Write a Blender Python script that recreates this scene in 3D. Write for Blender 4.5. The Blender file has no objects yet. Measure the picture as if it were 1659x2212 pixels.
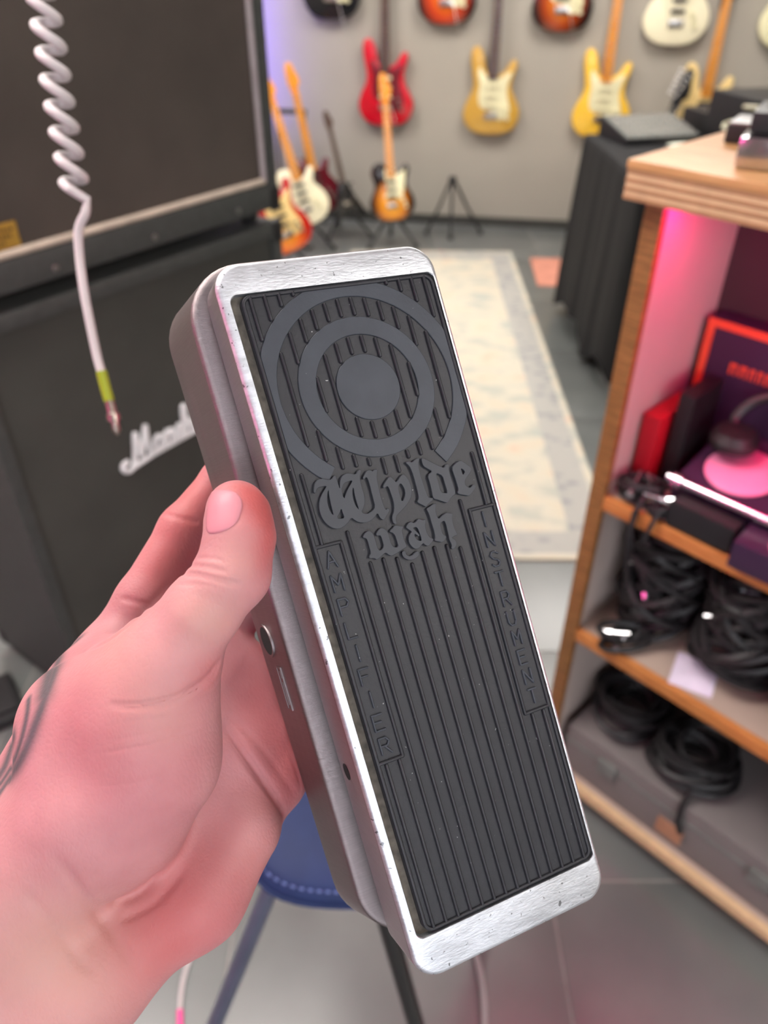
import bpy, bmesh, math, random
import numpy as np
from mathutils import Vector, Matrix, Quaternion

S = bpy.context.scene
COL = S.collection
random.seed(4)

# ------------------------------------------------------------------ camera
F, CX, CY = 1660.0, 829.5, 1106.0            # focal length and centre in photo pixels (1659 x 2212)
PITCH, CAMZ = math.radians(36.6), 1.47
cp, sp = math.cos(PITCH), math.sin(PITCH)
cam_d = bpy.data.cameras.new('camera')
cam = bpy.data.objects.new('camera', cam_d)
COL.objects.link(cam)
cam.location = (0, 0, CAMZ)
cam.rotation_euler = (math.pi / 2 - PITCH, 0, 0)
cam_d.sensor_fit = 'HORIZONTAL'
cam_d.sensor_width = 36.0
cam_d.lens = 36.0 * F / 1659.0
cam_d.clip_start = 0.02
cam_d.dof.use_dof = True
cam_d.dof.focus_distance = 0.262
cam_d.dof.aperture_fstop = 12.0
S.camera = cam

# ------------------------------------------------------------------ light and exposure
S.view_settings.view_transform = 'Standard'
S.view_settings.look = 'None'
S.view_settings.gamma = 1.0
S.view_settings.use_curve_mapping = False
S.view_settings.exposure = 0.0
S.cycles.max_bounces = 5
S.cycles.diffuse_bounces = 3
S.cycles.glossy_bounces = 3
S.cycles.transmission_bounces = 1
S.cycles.caustics_reflective = False
S.cycles.caustics_refractive = False
CEILING_LIGHT = 17.5                          # radiance of the ceiling panels
FILL_LIGHT = 4.8                                # radiance of the added fill window behind the photographer
MAGENTA_STRIP = 110.0
VIOLET_BAR = 45.0
world = bpy.data.worlds.new('world')
S.world = world
world.use_nodes = True
world.node_tree.nodes['Background'].inputs[0].default_value = (0.75, 0.72, 0.70, 1)
world.node_tree.nodes['Background'].inputs[1].default_value = 0.15

# ------------------------------------------------------------------ pixels to places
def c2w(v):
    """camera space (x right, y up, z forward) to world"""
    return Vector((v[0], v[2] * cp + v[1] * sp, CAMZ - v[2] * sp + v[1] * cp))

CAMP = Vector((0, 0, CAMZ))

def pix(px, py, z):
    return np.array([(px - CX) / F * z, -(py - CY) / F * z, z])

def at(px, py, z):
    return c2w(pix(px, py, z))

def ray(px, py):
    return c2w(((px - CX) / F, -(py - CY) / F, 1.0)) - CAMP

def on_plane(px, py, p0, n):
    d = ray(px, py)
    n = Vector(n)
    return CAMP + d * ((Vector(p0) - CAMP).dot(n) / d.dot(n))

def on_z(px, py, z=0.0):
    return on_plane(px, py, (0, 0, z), (0, 0, 1))

# ------------------------------------------------------------------ materials
def lin(c):
    """sRGB 0-255 to linear"""
    return tuple(((v / 255.0) / 12.92 if v <= 10 else ((v / 255.0 + 0.055) / 1.055) ** 2.4) for v in c)

def principled(name):
    m = bpy.data.materials.new(name)
    m.use_nodes = True
    return m, m.node_tree, m.node_tree.nodes['Principled BSDF']

def mat(name, rgb, rough=0.5, metal=0.0, vary=0.12, scale=20.0, bump=0.0, bscale=None, spec=None, coat=0.0, stretch=None, emit=None, sheen=0.0):
    """plain procedural material: noise-varied colour, noise relief"""
    m, nt, b = principled(name)
    col = lin(rgb)
    tc = nt.nodes.new('ShaderNodeTexCoord')
    mp = nt.nodes.new('ShaderNodeMapping')
    if stretch:
        mp.inputs['Scale'].default_value = stretch
    nt.links.new(tc.outputs['Object'], mp.inputs[0])
    nz = nt.nodes.new('ShaderNodeTexNoise')
    nz.inputs['Scale'].default_value = scale
    nz.inputs['Detail'].default_value = 5
    nt.links.new(mp.outputs[0], nz.inputs['Vector'])
    rp = nt.nodes.new('ShaderNodeValToRGB')
    rp.color_ramp.elements[0].position = 0.3
    rp.color_ramp.elements[1].position = 0.7
    rp.color_ramp.elements[0].color = (*[c * (1 - vary) for c in col], 1)
    rp.color_ramp.elements[1].color = (*[min(1, c * (1 + vary)) for c in col], 1)
    nt.links.new(nz.outputs['Fac'], rp.inputs[0])
    nt.links.new(rp.outputs[0], b.inputs['Base Color'])
    b.inputs['Roughness'].default_value = rough
    b.inputs['Metallic'].default_value = metal
    if spec is not None:
        b.inputs['Specular IOR Level'].default_value = spec
    b.inputs['Coat Weight'].default_value = coat
    b.inputs['Coat Roughness'].default_value = 0.08
    b.inputs['Sheen Weight'].default_value = sheen
    if bump:
        n2 = nt.nodes.new('ShaderNodeTexNoise')
        n2.inputs['Scale'].default_value = bscale or scale * 8
        n2.inputs['Detail'].default_value = 3
        nt.links.new(mp.outputs[0], n2.inputs['Vector'])
        bp = nt.nodes.new('ShaderNodeBump')
        bp.inputs['Strength'].default_value = bump
        bp.inputs['Distance'].default_value = 0.001
        nt.links.new(n2.outputs['Fac'], bp.inputs['Height'])
        nt.links.new(bp.outputs[0], b.inputs['Normal'])
    if emit:
        b.inputs['Emission Color'].default_value = (*lin(rgb), 1)
        b.inputs['Emission Strength'].default_value = emit
    return m

def wood(name, rgb1, rgb2, scale=6.0, stretch=(1, 14, 14), rough=0.5):
    m, nt, b = principled(name)
    tc = nt.nodes.new('ShaderNodeTexCoord')
    mp = nt.nodes.new('ShaderNodeMapping')
    mp.inputs['Scale'].default_value = stretch
    nt.links.new(tc.outputs['Object'], mp.inputs[0])
    nz = nt.nodes.new('ShaderNodeTexNoise')
    nz.inputs['Scale'].default_value = scale
    nz.inputs['Detail'].default_value = 8
    nz.inputs['Distortion'].default_value = 0.6
    nt.links.new(mp.outputs[0], nz.inputs['Vector'])
    rp = nt.nodes.new('ShaderNodeValToRGB')
    rp.color_ramp.elements[0].position = 0.35
    rp.color_ramp.elements[1].position = 0.65
    rp.color_ramp.elements[0].color = (*lin(rgb1), 1)
    rp.color_ramp.elements[1].color = (*lin(rgb2), 1)
    nt.links.new(nz.outputs['Fac'], rp.inputs[0])
    nt.links.new(rp.outputs[0], b.inputs['Base Color'])
    b.inputs['Roughness'].default_value = rough
    return m

def burst(name, rgb_in, rgb_mid, rgb_out, cx, cy, r0, r1, ax=1.25):
    """sunburst lacquer: bright centre to dark rim, in the body's own coordinates"""
    m, nt, b = principled(name)
    tc = nt.nodes.new('ShaderNodeTexCoord')
    mp = nt.nodes.new('ShaderNodeMapping')
    mp.inputs['Location'].default_value = (-cx * ax, -cy, 0)
    mp.inputs['Scale'].default_value = (ax, 1, 0)
    nt.links.new(tc.outputs['Object'], mp.inputs[0])
    ln = nt.nodes.new('ShaderNodeVectorMath')
    ln.operation = 'LENGTH'
    nt.links.new(mp.outputs[0], ln.inputs[0])
    mr = nt.nodes.new('ShaderNodeMapRange')
    mr.inputs['From Min'].default_value = r0
    mr.inputs['From Max'].default_value = r1
    nt.links.new(ln.outputs['Value'], mr.inputs['Value'])
    rp = nt.nodes.new('ShaderNodeValToRGB')
    rp.color_ramp.elements[0].color = (*lin(rgb_in), 1)
    rp.color_ramp.elements[1].color = (*lin(rgb_out), 1)
    e = rp.color_ramp.elements.new(0.55)
    e.color = (*lin(rgb_mid), 1)
    nt.links.new(mr.outputs[0], rp.inputs[0])
    nt.links.new(rp.outputs[0], b.inputs['Base Color'])
    b.inputs['Roughness'].default_value = 0.25
    b.inputs['Coat Weight'].default_value = 0.6
    return m

def emissive(name, rgb, strength):
    m, nt, b = principled(name)
    b.inputs['Base Color'].default_value = (*lin(rgb), 1)
    b.inputs['Emission Color'].default_value = (*lin(rgb), 1)
    b.inputs['Emission Strength'].default_value = strength
    return m

# ------------------------------------------------------------------ objects
def tag(o, label=None, cat=None, group=None, kind=None):
    if label: o['label'] = label
    if cat: o['category'] = cat
    if group: o['group'] = group
    if kind: o['kind'] = kind
    return o

def empty(name, loc=(0, 0, 0), rz=0.0, label=None, cat=None, group=None, matrix=None):
    o = bpy.data.objects.new(name, None)
    o.empty_display_size = 0.05
    COL.objects.link(o)
    if matrix is not None:
        o.matrix_world = matrix
    else:
        o.location = loc
        o.rotation_euler = (0, 0, rz)
    return tag(o, label, cat, group)

def link(name, me, m, parent=None, loc=None, rot=None):
    o = bpy.data.objects.new(name, me)
    if m is not None and not me.materials:
        me.materials.append(m)
    COL.objects.link(o)
    if parent is not None:
        o.parent = parent
    if loc is not None: o.location = loc
    if rot is not None: o.rotation_euler = rot
    return o

def shade(me, smooth=True, angle=None):
    me.polygons.foreach_set('use_smooth', [smooth] * len(me.polygons))
    if smooth and angle:
        me.set_sharp_from_angle(angle=math.radians(angle))
    me.update()
    return me

def mesh(name, verts, faces, m=None, parent=None, smooth=True, angle=35, loc=None, rot=None):
    me = bpy.data.meshes.new(name)
    me.from_pydata([tuple(v) for v in verts], [], [tuple(f) for f in faces])
    me.validate()
    shade(me, smooth, angle)
    return link(name, me, m, parent, loc, rot)

class MB:
    """collects shapes into one mesh"""
    def __init__(s): s.v, s.f = [], []
    def add(s, v, f):
        n = len(s.v)
        s.v += [tuple(p) for p in v]
        s.f += [tuple(i + n for i in q) for q in f]
        return s
    def box(s, x0, x1, y0, y1, z0, z1, bev=0.0, M=None):
        if bev <= 0:
            v = [(x, y, z) for x in (x0, x1) for y in (y0, y1) for z in (z0, z1)]
            f = [(0, 1, 3, 2), (4, 6, 7, 5), (0, 4, 5, 1), (2, 3, 7, 6), (0, 2, 6, 4), (1, 5, 7, 3)]
        else:
            bm = bmesh.new()
            bmesh.ops.create_cube(bm, size=1.0)
            for q in bm.verts:
                q.co = Vector(((x0 + x1) / 2 + q.co.x * (x1 - x0), (y0 + y1) / 2 + q.co.y * (y1 - y0), (z0 + z1) / 2 + q.co.z * (z1 - z0)))
            bmesh.ops.bevel(bm, geom=bm.edges[:], offset=bev, segments=2, profile=0.7, affect='EDGES')
            bm.verts.index_update()
            v = [tuple(q.co) for q in bm.verts]
            f = [[q.index for q in p.verts] for p in bm.faces]
            bm.free()
        if M is not None:
            v = [tuple(M @ Vector(p)) for p in v]
        return s.add(v, f)
    def tube(s, path, r, n=8, caps=True, closed=False, flat=None):
        P = [Vector(p) for p in path]
        k = len(P)
        rs = r if isinstance(r, (list, tuple, np.ndarray)) else [r] * k
        T = []
        for i in range(k):
            a = P[(i - 1) % k] if closed else P[max(i - 1, 0)]
            b = P[(i + 1) % k] if closed else P[min(i + 1, k - 1)]
            t = b - a
            T.append(t.normalized() if t.length > 1e-9 else Vector((0, 0, 1)))
        up = Vector((0, 0, 1)) if abs(T[0].z) < 0.9 else Vector((1, 0, 0))
        nrm = T[0].cross(up).normalized()
        v, f = [], []
        for i in range(k):
            if i:
                nrm = (nrm - T[i] * nrm.dot(T[i]))
                nrm = nrm.normalized() if nrm.length > 1e-6 else T[i].orthogonal().normalized()
            bn = T[i].cross(nrm)
            for j in range(n):
                a = 2 * math.pi * j / n
                v.append(P[i] + nrm * (math.cos(a) * rs[i]) + bn * (math.sin(a) * rs[i]))
        for i in range(k if closed else k - 1):
            for j in range(n):
                a, b = i * n + j, i * n + (j + 1) % n
                c, d = ((i + 1) % k) * n + (j + 1) % n, ((i + 1) % k) * n + j
                f.append((a, b, c, d))
        if caps and not closed:
            f.append(tuple(range(n - 1, -1, -1)))
            f.append(tuple((k - 1) * n + j for j in range(n)))
        return s.add(v, f)
    def lathe(s, prof, n=24, M=None, caps=True):
        v, f = [], []
        for r, z in prof:
            for j in range(n):
                a = 2 * math.pi * j / n
                v.append((r * math.cos(a), r * math.sin(a), z))
        for i in range(len(prof) - 1):
            for j in range(n):
                f.append((i * n + j, i * n + (j + 1) % n, (i + 1) * n + (j + 1) % n, (i + 1) * n + j))
        if caps:
            f.append(tuple(range(n - 1, -1, -1)))
            f.append(tuple((len(prof) - 1) * n + j for j in range(n)))
        if M is not None:
            v = [tuple(M @ Vector(p)) for p in v]
        return s.add(v, f)
    def rings(s, rings, cap0=True, cap1=True):
        n = len(rings[0])
        v = [p for r in rings for p in r]
        f = []
        for i in range(len(rings) - 1):
            for j in range(n):
                f.append((i * n + j, i * n + (j + 1) % n, (i + 1) * n + (j + 1) % n, (i + 1) * n + j))
        if cap0: f.append(tuple(range(n - 1, -1, -1)))
        if cap1: f.append(tuple((len(rings) - 1) * n + j for j in range(n)))
        return s.add(v, f)
    def build(s, name, m=None, parent=None, smooth=True, angle=35, loc=None, rot=None):
        return mesh(name, s.v, s.f, m, parent, smooth, angle, loc, rot)

def catmull(pts, n=4, closed=True):
    P = [np.array(p, float) for p in pts]
    k = len(P)
    out = []
    for i in range(k if closed else k - 1):
        if closed:
            a, b, c, d = P[i - 1], P[i], P[(i + 1) % k], P[(i + 2) % k]
        else:
            a, b, c, d = P[max(i - 1, 0)], P[i], P[i + 1], P[min(i + 2, k - 1)]
        for j in range(n):
            t = j / n
            out.append(0.5 * ((2 * b) + (c - a) * t + (2 * a - 5 * b + 4 * c - d) * t * t + (3 * b - a - 3 * c + d) * t ** 3))
    if not closed: out.append(P[-1])
    return out

def rrect(x0, x1, y0, y1, r, n=8):
    """rounded rectangle, counter-clockwise, 4*(n+1) points"""
    out = []
    for cx, cy, a0 in ((x1 - r, y1 - r, 0), (x0 + r, y1 - r, 90), (x0 + r, y0 + r, 180), (x1 - r, y0 + r, 270)):
        for i in range(n + 1):
            a = math.radians(a0 + 90 * i / n)
            out.append((cx + r * math.cos(a), cy + r * math.sin(a)))
    return out

def inset(pts, d):
    """shrink a counter-clockwise outline by d"""
    k = len(pts)
    out = []
    for i in range(k):
        a, b, c = np.array(pts[i - 1][:2]), np.array(pts[i][:2]), np.array(pts[(i + 1) % k][:2])
        t = c - a
        t = t / (np.linalg.norm(t) + 1e-12)
        out.append(b + d * np.array((-t[1], t[0])))
    return out

def area2(pts):
    return sum(pts[i - 1][0] * pts[i][1] - pts[i][0] * pts[i - 1][1] for i in range(len(pts)))

def slab(pts, z0, z1, bev=0.002, back_bev=None):
    """outline extruded from z0 to z1 with rounded rims"""
    pts = [tuple(p[:2]) for p in pts]
    if area2(pts) < 0: pts = pts[::-1]
    bb = bev if back_bev is None else back_bev
    R = []
    for d, z in ((bb, z0), (bb * 0.3, z0 + bb * 0.3), (0, z0 + bb), (0, z1 - bev), (bev * 0.3, z1 - bev * 0.3), (bev, z1)):
        R.append([(p[0], p[1], z) for p in inset(pts, d)])
    return MB().rings(R)

def fill_mesh(name, polys, z0, z1, bevel=0.0):
    """outlines (with holes, even-odd) extruded, as a mesh datablock"""
    cu = bpy.data.curves.new(name, 'CURVE')
    cu.dimensions = '2D'
    cu.fill_mode = 'BOTH'
    cu.extrude = (z1 - z0) / 2 - bevel
    cu.bevel_depth = bevel
    cu.bevel_resolution = 1
    cu.offset = -bevel
    for p in polys:
        s = cu.splines.new('POLY')
        s.points.add(len(p) - 1)
        for q, c in zip(s.points, p):
            q.co = (c[0], c[1], 0, 1)
        s.use_cyclic_u = True
    o = bpy.data.objects.new(name, cu)
    COL.objects.link(o)
    dg = bpy.context.evaluated_depsgraph_get()
    me = bpy.data.meshes.new_from_object(o.evaluated_get(dg))
    bpy.data.objects.remove(o)
    bpy.data.curves.remove(cu)
    for v in me.vertices:
        v.co.z += (z0 + z1) / 2
    me.name = name
    me.materials.clear()
    return me

def text_mesh(name, s, size, depth):
    cu = bpy.data.curves.new(name, 'FONT')
    cu.body = s
    cu.size = size
    cu.extrude = depth
    o = bpy.data.objects.new(name, cu)
    COL.objects.link(o)
    dg = bpy.context.evaluated_depsgraph_get()
    me = bpy.data.meshes.new_from_object(o.evaluated_get(dg))
    bpy.data.objects.remove(o)
    bpy.data.curves.remove(cu)
    me.name = name
    me.materials.clear()
    return me

def chaikin(pts, n=1):
    for _ in range(n):
        out = []
        k = len(pts)
        for i in range(k):
            a, b = np.array(pts[i], float), np.array(pts[(i + 1) % k], float)
            out += [a * 0.75 + b * 0.25, a * 0.25 + b * 0.75]
        pts = out
    return [tuple(p) for p in pts]

def frame(o, ex, ey, ez):
    """matrix from an origin and three axes"""
    M = Matrix.Identity(4)
    for i, a in enumerate((ex, ey, ez, o)):
        for j in range(3):
            M[j][i] = a[j]
    return M

# ================================================================== the room
M_WALL = mat('wall_paint', (160, 154, 143), 0.85, vary=0.03, scale=3, bump=0.08, bscale=160)
M_CEIL = mat('ceiling_paint', (226, 224, 220), 0.9, vary=0.02, scale=3)
M_GROUT = mat('grout', (150, 146, 142), 0.9, vary=0.1, scale=40)
M_BASEB = mat('baseboard_paint', (58, 58, 54), 0.5, vary=0.1, scale=20)

def tile_material():
    m, nt, b = principled('grey_stone_tile')
    tc = nt.nodes.new('ShaderNodeTexCoord')
    oi = nt.nodes.new('ShaderNodeObjectInfo')
    ad = nt.nodes.new('ShaderNodeVectorMath')
    nt.links.new(tc.outputs['Object'], ad.inputs[0])
    nt.links.new(oi.outputs['Location'], ad.inputs[1])
    nz = nt.nodes.new('ShaderNodeTexNoise')
    nz.inputs['Scale'].default_value = 5.0
    nz.inputs['Detail'].default_value = 8
    nt.links.new(ad.outputs[0], nz.inputs['Vector'])
    rp = nt.nodes.new('ShaderNodeValToRGB')
    rp.color_ramp.elements[0].position = 0.3
    rp.color_ramp.elements[1].position = 0.72
    rp.color_ramp.elements[0].color = (*lin((86, 89, 88)), 1)
    rp.color_ramp.elements[1].color = (*lin((103, 106, 104)), 1)
    nt.links.new(nz.outputs['Fac'], rp.inputs[0])
    nt.links.new(rp.outputs[0], b.inputs['Base Color'])
    mr = nt.nodes.new('ShaderNodeMapRange')
    mr.inputs['To Min'].default_value = 0.34
    mr.inputs['To Max'].default_value = 0.5
    nt.links.new(nz.outputs['Fac'], mr.inputs['Value'])
    nt.links.new(mr.outputs[0], b.inputs['Roughness'])
    b.inputs['Specular IOR Level'].default_value = 0.75
    b.inputs['Coat Weight'].default_value = 0.5
    b.inputs['Coat Roughness'].default_value = 0.3
    return m
M_TILE = tile_material()

XL, XR, YF, ZC = -2.4, 3.2, -2.4, 2.75
WP0 = Vector((-0.316, 5.24, 0))
WDIR = Vector((1.482, -0.25, 0)).normalized()
WN = Vector((WDIR.y, -WDIR.x, 0))                 # out of the wall, into the room
if WN.y > 0: WN = -WN
def wall_y(x): return WP0.y + (x - WP0.x) * WDIR.y / WDIR.x
YBL, YBR = wall_y(XL), wall_y(XR)

def wall_pt(px, py, off=0.0):
    return on_plane(px, py, WP0 + WN * off, WN)

floor = MB().box(XL, XR, YF, 5.9, -0.06, -0.003).build('floor', M_GROUT, smooth=False)
tag(floor, kind='structure')
TS, GAP = 0.6, 0.005
tile_me = None
ix = range(math.floor((XL - 0.32) / TS), math.ceil((XR - 0.32) / TS))
iy = range(math.floor((YF - 0.774) / TS), math.ceil((5.6 - 0.774) / TS))
for i in ix:
    for j in iy:
        x0, y0 = 0.32 + i * TS, 0.774 + j * TS
        if x0 + TS < XL + 0.05 or x0 > XR - 0.05 or y0 + TS < YF + 0.05 or y0 > wall_y(x0) - 0.02: continue
        if tile_me is None:
            h = TS / 2 - GAP / 2
            tile_me = MB().box(-h, h, -h, h, -0.009, 0.0, bev=0.0012)
            t = tile_me.build('tile', M_TILE, floor, angle=30)
            tile_me = t.data
        else:
            t = link('tile', tile_me, M_TILE, floor)
        t.location = (x0 + TS / 2, y0 + TS / 2, 0)

def wall(name, a, b, z0, z1, m, thick=0.12):
    """wall from a to b, room on its left side"""
    a, b = Vector((*a, 0)), Vector((*b, 0))
    d = (b - a).normalized()
    n = Vector((d.y, -d.x, 0)) * thick
    q = [a, b, b + n, a + n]
    v = [(p.x, p.y, z) for z in (z0, z1) for p in q]
    f = [(3, 2, 1, 0), (4, 5, 6, 7), (0, 1, 5, 4), (1, 2, 6, 5), (2, 3, 7, 6), (3, 0, 4, 7)]
    return tag(mesh(name, v, f, m, smooth=False), kind='structure')

wall_back = wall('wall_back', (XR, YBR), (XL, YBL), -0.06, ZC, M_WALL)
wall('wall_left', (XL, YBL), (XL, YF), -0.06, ZC, M_WALL)
wall('wall_front', (XL, YF), (XR, YF), -0.06, ZC, M_WALL)
wall('wall_right', (XR, YF), (XR, YBR), -0.06, ZC, M_WALL)
tag(mesh('ceiling', [(XL, YF, ZC), (XR, YF, ZC), (XR, YBR, ZC), (XL, YBL, ZC), (XL, YF, ZC + .1), (XR, YF, ZC + .1), (XR, YBR, ZC + .1), (XL, YBL, ZC + .1)],
         [(0, 1, 2, 3), (7, 6, 5, 4), (0, 4, 5, 1), (1, 5, 6, 2), (2, 6, 7, 3), (3, 7, 4, 0)], M_CEIL, smooth=False), kind='structure')
# dark skirting along the back wall
a, b = Vector((XL + .001, YBL, 0)), Vector((XR - .001, YBR, 0))
n0, n1 = WN * 0.001, WN * 0.016
v = [p + n + Vector((0, 0, z)) for z in (0.0015, 0.055) for p, n in ((a, n0), (b, n0), (b, n1), (a, n1))]
tag(mesh('baseboard_back', v, [(0, 1, 2, 3), (7, 6, 5, 4), (0, 4, 5, 1), (1, 5, 6, 2), (2, 6, 7, 3), (3, 7, 4, 0)], M_BASEB, smooth=False), kind='structure')

# unseen window added behind the photographer as fill light for hand and pedal
M_FILL = emissive('fill_light_pane', (240, 246, 255), FILL_LIGHT)
M_WFRAME = mat('fill_frame_paint', (225, 225, 222), 0.4, vary=0.03)
wx0, wx1, wz0, wz1 = -0.9, 1.7, 0.95, 2.35
fr = MB()
for x0, x1, z0, z1 in ((wx0 - .06, wx1 + .06, wz0 - .06, wz0), (wx0 - .06, wx1 + .06, wz1, wz1 + .06), (wx0 - .06, wx0, wz0, wz1), (wx1, wx1 + .06, wz0, wz1), (0.38, 0.42, wz0, wz1)):
    fr.box(x0, x1, YF + 0.001, YF + 0.05, z0, z1)
fill_win = tag(fr.build('fill_window_1', M_WFRAME, smooth=False), kind='structure')
for x0, x1 in ((wx0 + .001, 0.379), (0.421, wx1 - .001)):
    MB().box(x0, x1, YF + 0.015, YF + 0.025, wz0 + .001, wz1 - .001).build('fill_pane', M_FILL, fill_win, smooth=False)
# ceiling light panels
M_DIFF = emissive('light_diffuser', (255, 249, 243), CEILING_LIGHT)
M_WMET = mat('white_enamel', (235, 235, 235), 0.4)
def ceiling_light(x, y, lab, lx=0.6, ly=0.6):
    t = empty('ceiling_light', (x, y, ZC - 0.03), label=lab, cat='ceiling light', group='ceiling light panels')
    fr = MB()
    for s in (-1, 1):
        fr.box(s * lx - 0.015, s * lx + 0.015, -ly - .015, ly + .015, -0.005, 0.0295)
        fr.box(-lx + .015, lx - .015, s * ly - 0.015, s * ly + 0.015, -0.005, 0.0295)
    fr.build('frame', M_WMET, t, smooth=False)
    MB().box(-lx + .016, lx - .016, -ly + .016, ly - .016, 0.0, 0.01).build('diffuser', M_DIFF, t, smooth=False)
for x, y, lab in ((-1.2, 3.7, 'square white ceiling light panel above the guitars standing by the back wall'),
                  (1.0, 3.5, 'square white ceiling light panel above the patterned rug'),
                  (-1.0, 0.9, 'square white ceiling light panel above the stacked speaker cabinets'),
                  (2.2, -1.0, 'square white ceiling light panel behind the photographer, nearer the right wall')):
    ceiling_light(x, y, lab)

# ================================================================== the wah pedal
# the four corners of its top plate in the photo give its place; 0.25 m long
def homography(src, dst):
    A = []
    for (x, y), (u, v) in zip(src, dst):
        A.append([x, y, 1, 0, 0, 0, -u * x, -u * y, -u])
        A.append([0, 0, 0, x, y, 1, -v * x, -v * y, -v])
    return np.linalg.svd(np.array(A, float))[2][-1].reshape(3, 3)
H = homography([(0, 1), (1, 1), (1, 0), (0, 0)], [(449, 573), (928, 523), (1316, 1930), (909, 2132)])
h = np.linalg.inv(np.array([[F, 0, CX], [0, -F, CY], [0, 0, 1.]])) @ H
if h[2, 2] < 0: h = -h
a_, b_, t_ = h.T
k_ = 0.25 / np.linalg.norm(b_)
a_, b_, t_ = a_ * k_, b_ * k_, t_ * k_
PW, PL = float(np.linalg.norm(a_)), 0.25
PA, PB, PC = a_ / PW, b_ / PL, t_ + a_ / 2 + b_ / 2
PN = np.cross(PA, PB)
PN /= np.linalg.norm(PN)
if PN[2] > 0: PN = -PN
PINV = np.linalg.inv(np.stack([PA, PB, PN], 1))
SK = float(PA @ PB)                               # the plate is very slightly out of square
CK = math.sqrt(1 - SK * SK)

def pl(px, py, hh=0.0):
    """pixel to plate coordinates (m) at height hh over the plate"""
    d = np.array([(px - CX) / F, -(py - CY) / F, 1.0])
    o = PC + PN * hh
    q = PINV @ (d * (PN @ o) / (PN @ d) - PC)
    return (float(q[0]), float(q[1]))

def P3(x, y, z):
    return (x + y * SK, y * CK, z)                # plate coordinates to the pedal's own square axes

ex = PA
ey = (PB - PA * SK) / CK
W3 = lambda v: (c2w(v) - CAMP)
PMAT = frame(c2w(PC), W3(ex), W3(ey), W3(PN))
pedal = empty('wah_pedal', label='silver metal wah pedal with black ribbed rubber tread, held up in the hand', cat='pedal', matrix=PMAT)

def metal_material(name, base, r0, r1, mottled=1.0, scratch=(1, 3.5, 1)):
    m, nt, b = principled(name)
    tc = nt.nodes.new('ShaderNodeTexCoord')
    n1 = nt.nodes.new('ShaderNodeTexNoise')
    n1.inputs['Scale'].default_value = 28
    n1.inputs['Detail'].default_value = 6
    nt.links.new(tc.outputs['Object'], n1.inputs['Vector'])
    mp = nt.nodes.new('ShaderNodeMapping')
    mp.inputs['Scale'].default_value = scratch
    mp.inputs['Rotation'].default_value = (0, 0, 0.8)
    nt.links.new(tc.outputs['Object'], mp.inputs[0])
    n2 = nt.nodes.new('ShaderNodeTexNoise')
    n2.inputs['Scale'].default_value = 420
    n2.inputs['Detail'].default_value = 4
    nt.links.new(mp.outputs[0], n2.inputs['Vector'])
    mr = nt.nodes.new('ShaderNodeMapRange')
    mr.inputs['From Min'].default_value = 0.3
    mr.inputs['From Max'].default_value = 0.7
    mr.inputs['To Min'].default_value = r0
    mr.inputs['To Max'].default_value = r1
    nt.links.new(n1.outputs['Fac'], mr.inputs['Value'])
    nt.links.new(mr.outputs[0], b.inputs['Roughness'])
    # small dark pits and nicks
    n3 = nt.nodes.new('ShaderNodeTexNoise')
    n3.inputs['Scale'].default_value = 430
    n3.inputs['Detail'].default_value = 2
    nt.links.new(tc.outputs['Object'], n3.inputs['Vector'])
    rp = nt.nodes.new('ShaderNodeValToRGB')
    c = lin(base)
    rp.color_ramp.elements[0].position = 0.285 if mottled > 0.6 else 0.1
    rp.color_ramp.elements[0].color = (*[v * 0.35 for v in c], 1)
    rp.color_ramp.elements[1].position = 0.325 if mottled > 0.6 else 0.14
    rp.color_ramp.elements[1].color = (*c, 1)
    nt.links.new(n3.outputs['Fac'], rp.inputs[0])
    mx = nt.nodes.new('ShaderNodeMix')
    mx.data_type = 'RGBA'
    mx.blend_type = 'MULTIPLY'
    mx.inputs[0].default_value = 0.5 * mottled
    nt.links.new(rp.outputs[0], mx.inputs[6])
    n4 = nt.nodes.new('ShaderNodeTexNoise')
    n4.inputs['Scale'].default_value = 75
    n4.inputs['Detail'].default_value = 9
    n4.inputs['Roughness'].default_value = 0.7
    nt.links.new(mp.outputs[0], n4.inputs['Vector'])
    m4 = nt.nodes.new('ShaderNodeMapRange')
    m4.inputs['From Min'].default_value = 0.36
    m4.inputs['From Max'].default_value = 0.60
    m4.inputs['To Min'].default_value = 0.5
    m4.inputs['To Max'].default_value = 1.0
    nt.links.new(n4.outputs['Fac'], m4.inputs['Value'])
    nt.links.new(m4.outputs[0], mx.inputs[7])
    nt.links.new(mx.outputs[2], b.inputs['Base Color'])
    b.inputs['Metallic'].default_value = 1.0
    bp = nt.nodes.new('ShaderNodeBump')
    bp.inputs['Strength'].default_value = 0.3
    bp.inputs['Distance'].default_value = 0.0004
    nt.links.new(n2.outputs['Fac'], bp.inputs['Height'])
    nt.links.new(bp.outputs[0], b.inputs['Normal'])
    return m
M_FACE = metal_material('worn_cast_metal', (214, 218, 224), 0.40, 0.58)
M_SIDE = metal_material('brushed_cast_metal', (168, 160, 164), 0.30, 0.42, 0.5, (1, 40, 1))
M_HOUS = metal_material('brushed_housing_metal', (142, 133, 134), 0.34, 0.46, 0.5, (1, 40, 1))
M_RUB = mat('black_rubber', (36, 37, 42), 0.48, vary=0.10, scale=70, bump=0.10, bscale=900, spec=0.38)
M_RUBT = mat('worn_black_rubber', (58, 62, 69), 0.5, vary=0.12, scale=60, bump=0.10, bscale=700, spec=0.3)
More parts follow.
